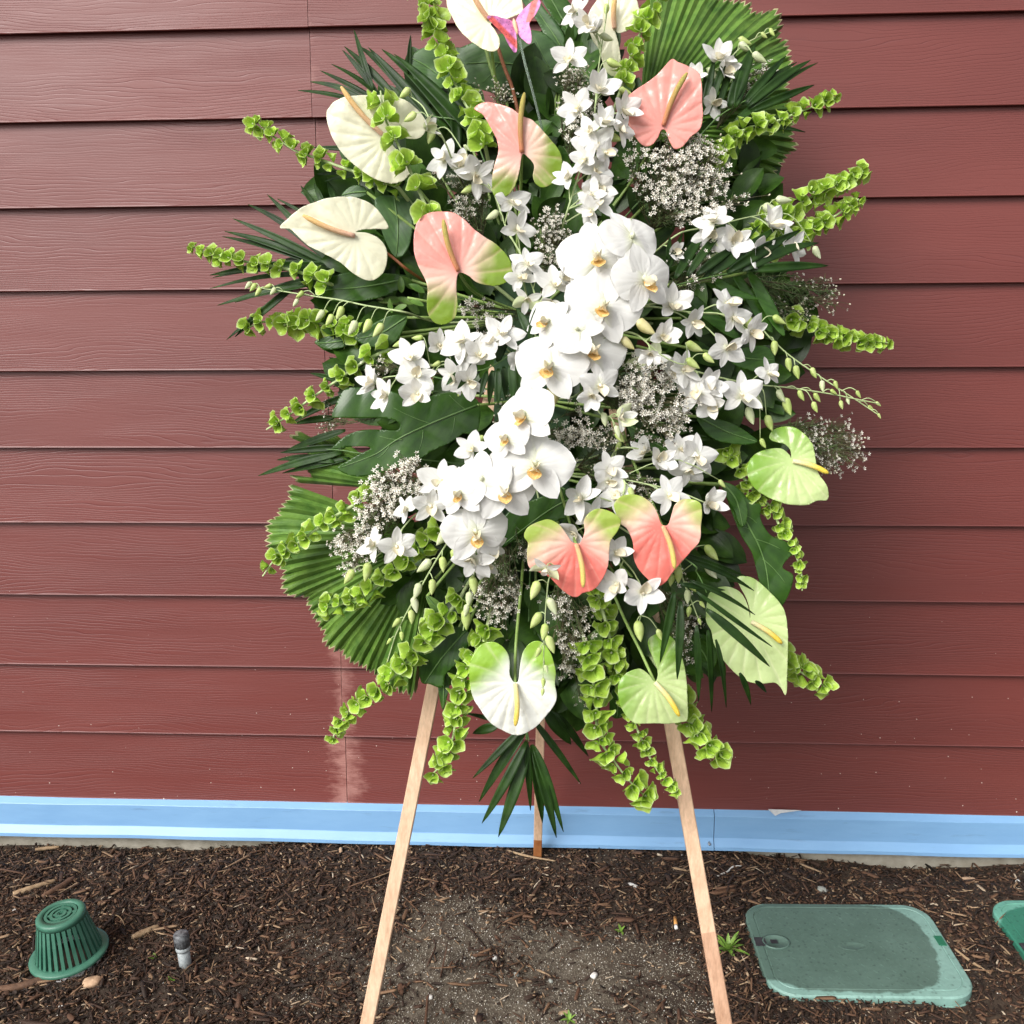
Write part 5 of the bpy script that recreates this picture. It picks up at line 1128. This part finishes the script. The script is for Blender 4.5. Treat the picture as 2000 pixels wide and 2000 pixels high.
wax('sparse green waxflower spreading over the wall at the right', 'D', 1460, 600, 190, 150, 20, .55, .06, base=('D', 1150, 500), needles=2.6, bl=7, buds=.5)
wax('small cream waxflower sprig between the bells and the top salmon anthurium', 'A', 1670, 470, 100, 70, 30, 1.2, .08, bl=7, buds=.5)
wax('waxflower around the white buds left of the top salmon anthurium', 'A', 1520, 1000, 160, 200, 0, .7, .10)
wax('waxflower just below the salmon and green anthurium at left', 'C', 1640, 720, 150, 70, 0, .8, .12)
wax('waxflower between the right dark fingers and the moth orchids', 'D', 920, 450, 130, 100, -20, .8, .13)
wax('waxflower hanging behind the folded lime anthurium', 'H', 950, 450, 70, 360, 0, .8, .05)
wax('tiny waxflower sprig left of the monstera leaf', 'E', 530, 170, 70, 90, 0, .8, .05, bl=6)
wax('waxflower sprig among the top right dark fingers', 'O', 1050, 350, 220, 160, -30, .9, .07)
wax('waxflower sprig above the monstera leaf by the left orchids', 'C', 1090, 1050, 90, 50, 0, .8, .08, bl=7)
wax('dark green waxflower foliage hanging left of the white and green anthurium', 'E', 1530, 1000, 90, 160, 0, .5, .06, needles=2.2)
wax('wispy waxflower foliage between the centre orchids and the coral anthuriums', 'F', 640, 420, 260, 170, 35, .35, .16, needles=2.4, buds=.7)
wax('wispy green foliage above the monstera leaf beside the small fern frond', 'C', 1740, 1240, 90, 130, 0, .5, .18, needles=2.2, buds=.6, bl=6)

# ---- orchid sprays of small white flowers
spray('column of small white orchids climbing to the top of the spray', 'B', [(270, 1090), (330, 900), (400, 700), (420, 520), (430, 380), (460, 180), (490, -20)],
      [(290, 295, 41, -.15, .1, 5), (315, 60, 38, -.6, .2, 60), (425, 160, 40, -.3, .5, -50), (440, 455, 42, .2, .3, -10), (330, 545, 40, -.3, -.1, 30), (555, 560, 38, .6, .1, 20), (545, 650, 36, .7, -.1, -30), (415, 740, 42, 0, .1, 10), (420, 860, 42, .1, 0, -30), (435, 940, 40, .1, -.3, 20), (460, 620, 38, .1, .2, 30), (390, 660, 34, -.3, -.2, 80), (370, 800, 36, -.4, 0, 10), (470, 770, 34, .5, .1, 60), (380, 120, 34, -.2, -.2, 150), (400, 980, 34, -.4, -.1, 40), (425, 1020, 38, 0, .2, 0), (285, 900, 36, -.6, .5, 70), (400, 1060, 34, -.3, -.3, 70)],
      [(478, 20, 28), (478, 185, 34), (512, 325, 38), (562, 472, 34), (475, 572, 30), (512, 695, 42)], .19)
spray('white orchids and pale buds at the upper left between the salmon anthuriums', 'A', [(1850, 1400), (1760, 1220), (1690, 1030), (1560, 860), (1440, 690), (1350, 730)],
      [(1430, 860, 38, -.4, .3, 40), (1600, 950, 42, .4, -.3, -40), (1510, 900, 36, 0, .4, 120), (1790, 1090, 38, .4, .2, 10), (1820, 1240, 40, .5, .1, -20)],
      [(1560, 1030, 34), (1690, 1165, 36), (1540, 800, 20), (1360, 740, 42)], .15)
spray('pale orchid buds over the right lobe of the long white anthurium', 'A', [(1430, 760), (1360, 660), (1310, 570), (1230, 510)], [(1330, 700, 30, .8, .5, 90, 'g')], [(1215, 500, 34), (1250, 640, 36)], .22)
spray('upright white orchid spray left of the moth orchids', 'I', [(780, 420), (740, 250), (690, 130), (640, -30), (560, -150)],
      [(690, 60, 38, .3, .2, 0), (690, 330, 34, 0, -.4, 170, 'g'), (900, 220, 42, .2, .3, 10), (880, 360, 36, -.2, -.3, 150, 'g'), (640, 170, 38, .2, .1, 30), (960, 180, 32, .6, .3, 50)], [(920, 440, 34), (800, 180, 24)], .19)
spray('cluster of small white orchids above the monstera leaf', 'C', [(1960, 960), (1800, 940), (1600, 960), (1420, 1000), (1250, 1000), (1160, 1090)],
      [(1245, 965, 42, -.1, .1, 20), (1275, 1060, 38, .1, 0, 160), (1290, 1160, 40, 0, -.1, 5), (1120, 1170, 36, -.7, .1, 80), (1400, 900, 40, .2, .1, 0), (1520, 880, 44, -.3, .3, 60), (1620, 950, 40, 0, .1, 0), (1740, 840, 44, .2, .3, -15), (1690, 880, 40, -.3, .2, 30), (1840, 990, 38, 0, 0, 0), (1480, 1060, 38, -.3, -.4, 60), (1560, 1090, 36, .2, -.5, 120), (1050, 1105, 36, -.7, .2, 80), (1560, 960, 36, .4, 0, 30)],
      [(1390, 1000, 24), (1355, 1110, 28), (1190, 890, 34), (1520, 1130, 40), (1290, 860, 28)], .20)
spray('white orchids right of centre trailing long green buds to the right edge', 'D', [(640, 640), (900, 670), (1180, 695), (1300, 800), (1400, 890), (1560, 1000), (1700, 1090), (1850, 1190)],
      [(800, 640, 44, .1, .1, 0), (1080, 630, 40, .5, .3, 50), (1110, 700, 38, .4, 0, 0), (1200, 770, 40, .4, -.1, 60), (1080, 850, 42, .1, -.1, 180), (910, 720, 38, .3, -.3, 100)],
      [(1340, 712, 36), (1190, 735, 44), (1320, 850, 36), (1390, 935, 34), (1432, 972, 34), (1520, 972, 28), (1560, 1042, 28), (1632, 1034, 22), (1656, 1136, 22), (1690, 1115, 20), (1745, 1080, 20), (1840, 1132, 16), (1800, 1150, 16), (1850, 1190, 14)], .17, stemoff=.12)
spray('white orchids with a row of green buds just under the long right trail', 'D', [(660, 880), (900, 960), (1100, 1010), (1250, 1035), (1400, 1050), (1600, 1080), (1750, 1110), (1850, 1130)],
      [(690, 920, 40, -.3, .3, 40, 'g'), (800, 990, 42, .3, .2, 60), (860, 960, 38, .3, .3, 100), (930, 1070, 46, -.1, .1, 10), (1000, 1130, 38, 0, -.3, 60), (1150, 1090, 46, .3, .1, 0), (1290, 980, 34, .6, .3, 20), (980, 1040, 38, .2, .2, -30)],
      [(1350, 1092, 34), (1380, 1145, 44), (1452, 1090, 28), (1530, 1100, 26), (1522, 1148, 28), (1620, 1070, 20), (1240, 1130, 36), (1195, 1192, 44), (1290, 1228, 40), (1260, 1330, 26)], .17, stemoff=.13)
spray('white orchid pair with a forked bud stalk right of the yellow bud', 'D', [(560, 770), (640, 790), (730, 870), (830, 925), (900, 930)], [(755, 790, 44, .1, 0, -10), (700, 880, 30, -.3, -.5, 170)], [(905, 850, 44), (895, 930, 38), (990, 900, 34)], .22, srad=2.6)
spray('white orchids peeking between the right dark palm fingers', 'D', [(800, 300), (880, 260), (1000, 240), (1150, 200), (1320, 165)],
      [(1010, 215, 42, -.3, .4, 30), (1110, 320, 42, .1, -.1, 175), (1300, 240, 42, .4, .3, 40), (1230, 370, 36, .2, 0, 80), (1410, 340, 42, .6, .1, -40), (1000, 290, 34, 0, -.3, 160), (810, 370, 28, .2, 0, 90)], [(1310, 150, 50), (1362, 110, 40), (1530, 372, 34), (1020, 320, 24)], .15)
spray('orchids and green buds behind the dark fingers at the top right', 'B', [(900, 420), (960, 380), (1060, 330), (1150, 240), (1230, 190), (1330, 150)],
      [(1035, 300, 38, .1, .4, 10), (1060, 360, 34, .4, 0, 60), (1010, 520, 34, .2, -.3, 150), (920, 400, 30, -.3, .3, 20)], [(1170, 185, 34), (1165, 245, 34), (960, 445, 30), (1245, 290, 40), (1010, 370, 36), (1310, 155, 22), (1270, 175, 20)], .10)
spray('loose white orchids lying over the left waxflower cluster', 'E', [(1240, 520), (1100, 640), (980, 720), (880, 840), (800, 920), (700, 1010)],
      [(1140, 530, 46, -.1, .2, 0), (1080, 660, 44, 0, 0, 0), (1110, 590, 36, .2, .3, 20), (895, 880, 42, .1, -.1, 10), (775, 870, 38, -.8, .3, 70), (950, 670, 30, -.5, .1, 40)], [(740, 1010, 46), (640, 1040, 40)], .16)
spray('bud spray curving down over the lower left fan leaf', 'Q', [(1500, 600), (1440, 700), (1330, 880), (1230, 1060), (1140, 1220), (1060, 1380), (1020, 1500), (990, 1600)], [], [(1425, 640, 52), (1280, 870, 44), (1410, 860, 38), (1500, 800, 38), (1330, 1030, 38), (1215, 1060, 40), (1200, 1160, 38), (1175, 1250, 34), (1060, 1300, 28), (1100, 1400, 22), (1005, 1440, 18)], .18, name='bud_spray', cat='bud spray')
spray('bud spray hanging below the lowest moth orchid', 'E', [(1440, 650), (1400, 760), (1350, 880), (1320, 1000), (1290, 1120), (1265, 1260), (1255, 1330)], [(1400, 880, 40, .5, -.3, 20), (1310, 950, 44, -.2, -.2, 150), (1370, 960, 34, .3, -.4, 100)], [(1340, 800, 24), (1310, 1080, 44), (1285, 1160, 36), (1270, 1260, 48), (1350, 1000, 26), (1270, 1220, 30), (1410, 830, 34)], .20, name='bud_spray', cat='bud spray')
spray('bud spray hanging over the right lobe of the white and green anthurium', 'G', [(1560, -140), (1520, -60), (1505, 60), (1495, 200), (1490, 340), (1485, 480), (1480, 640)], [(1500, -130, 34, 0, -.6, 160, 'g')], [(1430, 10, 48), (1540, 110, 44), (1440, 195, 44), (1490, 270, 40), (1530, 350, 44), (1452, 400, 26), (1500, 500, 22), (1485, 590, 22), (1480, 650, 18)], .24, name='bud_spray', cat='bud spray', srad=2.)
spray('bud spray right of the second coral anthurium', 'F', [(820, 880), (850, 950), (880, 1040), (910, 1110), (940, 1190)], [], [(800, 985, 30), (835, 960, 40), (905, 1025, 26), (882, 1070, 34), (888, 1145, 26), (955, 1110, 20), (940, 1192, 18), (1000, 850, 46), (995, 940, 44)], .17, name='bud_spray', cat='bud spray')
spray('horizontal bud spray with six hanging green buds at the left', 'C', [(1230, 720), (1120, 700), (1000, 680), (860, 650), (720, 630), (560, 605), (460, 590), (375, 570)], [], [(762, 738, 32), (815, 762, 32), (870, 725, 36), (938, 805, 40), (1015, 795, 38), (1078, 818, 40), (650, 620, 24), (630, 668, 22), (505, 605, 22), (480, 578, 20), (400, 585, 24), (380, 575, 22), (430, 610, 24)], .13, name='bud_spray', cat='bud spray')
spray('white orchids under the right waxflower between the mid green leaves', 'F', [(560, 320), (700, 340), (800, 360), (900, 400)], [(660, 350, 34, -.3, .3, 60), (735, 385, 42, .2, 0, 180), (850, 330, 38, 0, .3, 10), (925, 365, 44, .3, .1, -10), (885, 435, 38, 0, -.3, 160), (490, 430, 38, 0, -.1, 20), (520, 560, 38, -.1, .1, 60), (480, 490, 34, .2, -.2, 130)], [(545, 255, 30), (540, 300, 26)], .17)
spray('white orchids hanging around and below the two coral anthuriums', 'F', [(560, 480), (540, 620), (480, 760), (540, 860), (620, 960), (660, 1080), (640, 1200)],
      [(790, 560, 44, .1, -.1, 30), (980, 600, 38, .3, .1, 10), (345, 575, 40, -.4, .2, 60), (400, 660, 36, .2, 0, 110), (310, 750, 38, -.3, -.1, 100), (520, 850, 40, .2, .1, 40), (530, 1010, 42, -.3, .2, 30), (655, 1050, 50, .2, .1, 175)],
      [(632, 1232, 50), (742, 1262, 30), (600, 550, 30), (1058, 500, 24)], .19)
spray('half open green and white orchid bud below the central moth orchids', 'D', [(380, 1060), (420, 1140), (460, 1190), (560, 1190)], [(440, 1040, 48, .2, 0, 10), (400, 1090, 34, 0, -.4, 150), (540, 1200, 34, .5, .1, -80, 'g')], [(465, 1210, 34), (575, 1200, 46), (530, 1270, 30), (535, 1300, 26)], .22)
spray('small curled white orchid left of the lower moth orchids', 'E', [(1420, 420), (1380, 380), (1340, 330)], [(1300, 350, 34, -.3, .3, 50)], [(1345, 290, 30)], .19)

# ---- moth orchids
spray('upper group of six large white moth orchids with orange throats', 'D', [(300, 1000), (420, 840), (520, 640), (560, 420), (600, 200)],
      [(600, 300, 78, .5, .45, 12, 'nolip'), (425, 395, 86, -.05, .15, 8), (660, 510, 76, .55, .0, 14), (455, 640, 86, .05, .1, -14), (400, 860, 82, .2, .15, -8), (190, 940, 82, -.15, .05, -14), (180, 720, 56, -.4, .2, -40), (330, 760, 60, 0, .3, 60, 'nolip')],
      [(665, 750, 56), (575, 830, 42), (195, 1100, 70)], .23, name='moth_orchid_spray', cat='moth orchids', moth=True, budm=BUDY, srad=3)
spray('lower group of large white moth orchids over the monstera leaf', 'E', [(1560, 160), (1560, 330), (1480, 480), (1380, 620), (1330, 780)],
      [(1590, 170, 74, -.75, .2, 12), (1490, 290, 54, -.5, .1, 10), (1640, 440, 86, .05, .1, -8), (1470, 560, 80, .1, -.05, 6), (1360, 520, 66, -.3, .2, 10, 'nolip'), (1240, 590, 56, -.4, .1, 5), (1320, 800, 74, .15, -.1, 5)],
      [(1630, 130, 36)], .245, name='moth_orchid_spray', cat='moth orchids', moth=True, budm=BUDY, srad=3)

# ---- anthuriums
anthurium('A', [(1440, 0), (1470, 80), (1510, 160), (1570, 225), (1640, 270), (1690, 285), (1722, 265), (1728, 225), (1705, 170), (1680, 128), (1740, 118), (1800, 100), (1850, 70), (1845, 0), (1830, -80), (1700, -160), (1550, -170), (1450, -110)], (1668, 108), (1560, -170), (1570, -25), 'cream', 'cream white anthurium cut off by the top edge beside the butterfly', .17, (.75, 1.7), (.10, -.1))
anthurium('A', [(800, 628), (818, 598), (860, 565), (950, 547), (1060, 540), (1150, 537), (1230, 560), (1290, 600), (1328, 650), (1325, 700), (1290, 738), (1230, 742), (1150, 722), (1118, 735), (1160, 790), (1215, 840), (1240, 890), (1225, 930), (1190, 958), (1120, 970), (1040, 950), (960, 900), (890, 840), (840, 770), (812, 700)], (1112, 742), (800, 630), (890, 512), 'white', 'large white anthurium at the upper left with a long orange spadix', .17, (.7, 1.5), (-.15, .25))
anthurium('C', [(553, 272), (605, 225), (680, 170), (780, 130), (880, 112), (960, 112), (1040, 140), (1090, 190), (1125, 255), (1060, 265), (1000, 270), (955, 285), (1010, 287), (1070, 310), (1110, 360), (1115, 420), (1095, 490), (1050, 530), (1000, 536), (930, 500), (870, 450), (780, 405), (700, 365), (640, 310), (608, 282)], (948, 308), (553, 272), (685, 222), 'white', 'white anthurium pointing left at the left side of the spray', .15, (.45, 1.3), (-.2, .15), stem=[(1120, 400), (1220, 480), (1320, 550)], stemc='stem_red')
anthurium('T', [(926, 210), (944, 201), (966, 203), (1000, 218), (1016, 232), (1039, 241), (1066, 268), (1087, 291), (1097, 311), (1095, 334), (1083, 353), (1062, 363), (1047, 357), (1041, 342), (1043, 322), (1031, 307), (1020, 302), (1014, 333), (1006, 359), (991, 377), (971, 381), (962, 370), (961, 344), (966, 319), (973, 297), (971, 275), (959, 250), (944, 225)], (1019, 299), (928, 209), (1024, 196), 'salmon', 'salmon anthurium with drooping green lobes at the top centre', .19, (.12, .58), (.1, .2), .12, stem=[(1016, 400), (1010, 480), (1020, 560)])
anthurium('C', [(1275, 270), (1290, 230), (1330, 195), (1400, 178), (1470, 182), (1530, 215), (1580, 265), (1640, 310), (1700, 345), (1760, 400), (1790, 450), (1796, 500), (1770, 545), (1710, 570), (1650, 565), (1600, 550), (1560, 520), (1515, 503), (1497, 530), (1495, 600), (1500, 680), (1490, 730), (1460, 765), (1410, 780), (1370, 765), (1340, 720), (1335, 660), (1340, 600), (1330, 550), (1290, 470), (1270, 400), (1268, 330)], (1505, 497), (1330, 190), (1430, 245), 'salmon', 'large salmon anthurium with two green lobes left of the moth orchids', .20, (.18, .60), (-.1, .1), .10)
anthurium('B', [(800, 310), (828, 325), (850, 335), (900, 360), (935, 400), (945, 470), (950, 540), (955, 600), (940, 660), (900, 690), (860, 735), (820, 745), (790, 700), (772, 655), (750, 655), (735, 690), (700, 725), (655, 720), (620, 680), (600, 660), (580, 600), (568, 540), (575, 500), (620, 460), (700, 410), (750, 365)], (760, 635), (810, 315), (866, 405), 'salmon', 'salmon pink anthurium standing upright at the upper right', .17, (1.0, 1.7), (.1, .2))
anthurium('B', [(380, 90), (440, -10), (500, -60), (570, -50), (620, 0), (637, 60), (622, 120), (580, 155), (535, 165), (518, 150), (540, 230), (550, 330), (520, 370), (470, 340), (440, 250), (400, 190)], (515, 148), (500, -60), (512, 20), 'white', 'pale cream anthurium partly hidden behind the top orchids', .13, (.35, 1.2), (0, .1))
anthurium('F', [(1405, 372), (1400, 330), (1370, 300), (1320, 285), (1303, 265), (1320, 230), (1370, 212), (1420, 215), (1460, 240), (1490, 275), (1510, 310), (1520, 370), (1530, 440), (1560, 490), (1580, 530), (1584, 582), (1530, 587), (1480, 608), (1420, 610), (1360, 600), (1290, 570), (1230, 530), (1195, 480), (1187, 430), (1200, 385), (1240, 345), (1300, 325), (1360, 325), (1396, 355)], (1411, 388), (1584, 580), (1570, 452), 'green', 'lime green anthurium at the right edge beside the spreading waxflower', .14, (-.25, .85), (.15, -.1))
anthurium('H', [(1555, 822), (1520, 775), (1480, 745), (1400, 752), (1320, 740), (1240, 690), (1160, 600), (1110, 510), (1095, 430), (1065, 370), (1065, 290), (1085, 200), (1130, 160), (1200, 150), (1260, 170), (1300, 210), (1325, 270), (1338, 345), (1335, 290), (1315, 220), (1280, 150), (1262, 98), (1300, 82), (1370, 100), (1450, 170), (1520, 250), (1552, 320), (1562, 420), (1564, 560), (1562, 680)], (1342, 368), (1555, 822), (1514, 494), 'green', 'large lime green anthurium with a long point at the lower right', .12, (.0, 1.2), (.1, -.1))
anthurium('G', [(1315, 940), (1240, 912), (1150, 850), (1080, 750), (1040, 680), (1022, 580), (1022, 480), (1040, 420), (1080, 360), (1130, 335), (1180, 332), (1230, 360), (1265, 410), (1275, 470), (1272, 530), (1292, 578), (1312, 590), (1328, 575), (1335, 510), (1345, 440), (1360, 390), (1400, 340), (1450, 325), (1490, 345), (1530, 400), (1550, 460), (1562, 520), (1558, 600), (1570, 680), (1550, 740), (1500, 810), (1440, 880), (1380, 922)], (1308, 595), (1315, 938), (1308, 842), 'greenwhite', 'white anthurium with green shoulders hanging at the bottom centre', .17, (.22, .75), (0, .15), .10, stem=[(1310, 400), (1325, 200), (1345, 0), (1360, -200)])
anthurium('H', [(940, 992), (900, 1002), (830, 1010), (740, 1005), (660, 1008), (600, 1000), (550, 950), (515, 880), (505, 800), (515, 740), (550, 700), (600, 672), (650, 667), (700, 700), (732, 742), (750, 730), (755, 680), (735, 620), (700, 530), (700, 480), (740, 450), (790, 440), (850, 470), (890, 550), (920, 640), (935, 750), (940, 860), (946, 940)], (737, 748), (940, 992), (876, 944), 'green', 'lime green anthurium folded over the top of the right easel leg', .16, (-.15, .85), (.05, -.05), stem=[(650, 560), (560, 380), (480, 200), (420, 60)])
anthurium('F', [(320, 1078), (260, 1045), (190, 975), (130, 945), (85, 920), (75, 850), (80, 800), (60, 765), (80, 720), (140, 690), (190, 682), (240, 710), (270, 750), (298, 790), (320, 802), (345, 797), (365, 740), (360, 690), (385, 650), (430, 627), (490, 640), (530, 665), (547, 690), (530, 740), (495, 790), (488, 860), (480, 930), (440, 1010), (400, 1045), (360, 1055)], (322, 806), (320, 1078), (352, 1017), 'coral', 'coral anthurium with green shoulders, the left of the lower pair', .22, (.24, .78), (0, .1), stem=[(280, 660), (235, 510), (200, 380)], stemc='stem')
anthurium('F', [(735, 1022), (690, 985), (640, 930), (615, 870), (610, 800), (580, 730), (545, 700), (520, 640), (515, 600), (550, 565), (600, 555), (650, 565), (700, 600), (730, 650), (748, 698), (762, 712), (785, 706), (800, 660), (815, 610), (850, 582), (900, 580), (940, 600), (950, 650), (945, 720), (940, 790), (900, 840), (850, 900), (820, 940), (780, 1000)], (757, 716), (735, 1022), (805, 925), 'coral', 'coral anthurium with green shoulders, the right of the lower pair', .21, (.28, .82), (.1, .1), stem=[(690, 560), (610, 390), (560, 240)], stemc='stem')
# bare stems seen behind the butterfly
for lb, pts, m_ in (('red brown bare flower stem behind the butterfly rod', [(790, 600), (870, 850), (960, 1080), (1040, 1400), (1060, 1500)], 'stem_red'), ('green bare stem left of the red brown one at the top', [(640, 620), (700, 850), (780, 1060), (830, 1200)], 'stem')):
    pp = [P(*z1('N', *q), .06) for q in pts]; V, Fc = tube_geo(cr(pp, 14), mpp(pp[0])*3.6, 8); tagit(mk('bare_stem', V, Fc, M[m_], origin=pp[-1]), lb, 'stem')
# ---- butterfly pick
def bf_mat():
    m, t, b, o = new_mat('butterfly_wing'); a = nd(t, 'ShaderNodeAttribute', attribute_name='col')
    vo = nd(t, 'ShaderNodeTexVoronoi'); vo.inputs['Scale'].default_value = 260.; t.links.new(pos(t), vo.inputs['Vector'])
    sp = ramp(t, vo.outputs['Distance'], [(.12, (.25, .05, .15)), (.22, (1, 1, 1))]); n = ramp(t, noi(t, pos(t), 160, 4), [(.35, (.75, .75, .8)), (.65, (1.25, 1.3, 1.2))])
    c = mixc(t, .8, mixc(t, .9, a.outputs['Color'], n, 'MULTIPLY'), sp, 'MULTIPLY'); t.links.new(c, b.inputs['Base Color']); b.inputs['Roughness'].default_value = .5
    translu(t, b, o, c, .2); return m
M['bf'] = bf_mat()
bo = P(*z1('N', 1010, 340), .235); bt = thing('butterfly_pick', 'pink and coral paper butterfly on a clear rod at the top', 'butterfly', bo); s = mpp(bo); bc = z1('N', 1015, 340)
def wing(pts, sgn, edge):
    loc = [(x-bc[0], bc[1]-y) for x, y in zz('N', pts)]; e0, e1 = [Vector((x-bc[0], bc[1]-y)) for x, y in zz('N', edge)]; ed = (e1-e0).normalized()
    def cf(x, y):
        p = Vector((x, y))-e0; d = abs(p.x*ed.y-p.y*ed.x); al = p.dot(ed)/(e1-e0).length
        return lerp3((.84, .15, .14), (.80, .28, .62), sst(4.5, 8.5, d)) if al > .05 else (.78, .30, .62)
    return sheet('wing', loc, M['bf'], bt, bo, s, lambda x, y: abs(x)*.45+2*noise.noise((x*.1, y*.1, 3)), 2.0, cf, None, .0006, 90)
wing([(985, 275), (900, 262), (760, 255), (690, 268), (665, 300), (740, 370), (860, 460), (900, 530), (960, 620), (1000, 665), (1030, 640), (1035, 560), (1022, 430), (1000, 340)], -1, [(690, 285), (880, 440)])
wing([(1018, 270), (1070, 180), (1180, 90), (1270, 55), (1320, 80), (1320, 140), (1270, 230), (1190, 330), (1205, 420), (1215, 520), (1205, 580), (1170, 580), (1100, 510), (1045, 430), (1030, 350)], 1, [(1180, 330), (1250, 80)])
V, Fc = tube_geo([P(*z1('N', *q), .238) for q in ((985, 235), (995, 280), (1010, 340), (1025, 390), (1035, 435))], [1*s, 4.2*s, 4*s, 3.2*s, 1.5*s], 10); mk('body', V, Fc, simple('butterfly_body', (.74, .46, .28), (.80, .56, .36), 200, .6), bt)
m, t, b, o = new_mat('clear_rod'); b.inputs['Base Color'].default_value = (.62, .74, .66, 1); b.inputs['Roughness'].default_value = .12; b.inputs['Transmission Weight'].default_value = .75; b.inputs['IOR'].default_value = 1.3
V, Fc = tube_geo(cr([P(*z1('N', 1045, 430), .23), P(*z1('N', 1130, 800), .215), P(*z1('N', 1225, 1150), .19), P(*z1('N', 1340, 1610), .15), P(1075, 330, .08)], 16), 2.6*s, 10); mk('rod', V, Fc, m, bt)

# ---- alike things share a group
GR = {'anthurium': 'anthuriums in the spray', 'bells_of_ireland': 'bells of Ireland stems', 'waxflower_sprig': 'waxflower sprigs', 'orchid_spray': 'small white orchid sprays', 'bud_spray': 'orchid bud sprays',
      'moth_orchid_spray': 'moth orchid sprays', 'palm_frond': 'dark palm fronds', 'fan_palm_leaf': 'pleated fan palm leaves', 'monstera_leaf': 'monstera leaves', 'strap_leaf': 'dark strap leaves', 'broad_leaf': 'broad leaves',
      'oval_leaf': 'oval leaves', 'pointed_leaf': 'pointed leaves', 'leafy_branch': 'dark leafy branches filling the spray', 'pebble': 'pebbles in the bed', 'twig': 'twigs in the mulch', 'bark_stick': 'bark sticks in the mulch',
      'wood_stick': 'pale sticks in the mulch', 'weed': 'weeds in the bed', 'valve_box': 'valve boxes in the bed', 'bare_stem': 'bare flower stems'}
for o in bpy.data.objects:
    k = o.name.split('.')[0]
    if o.parent is None and k in GR: o['group'] = GR[k]
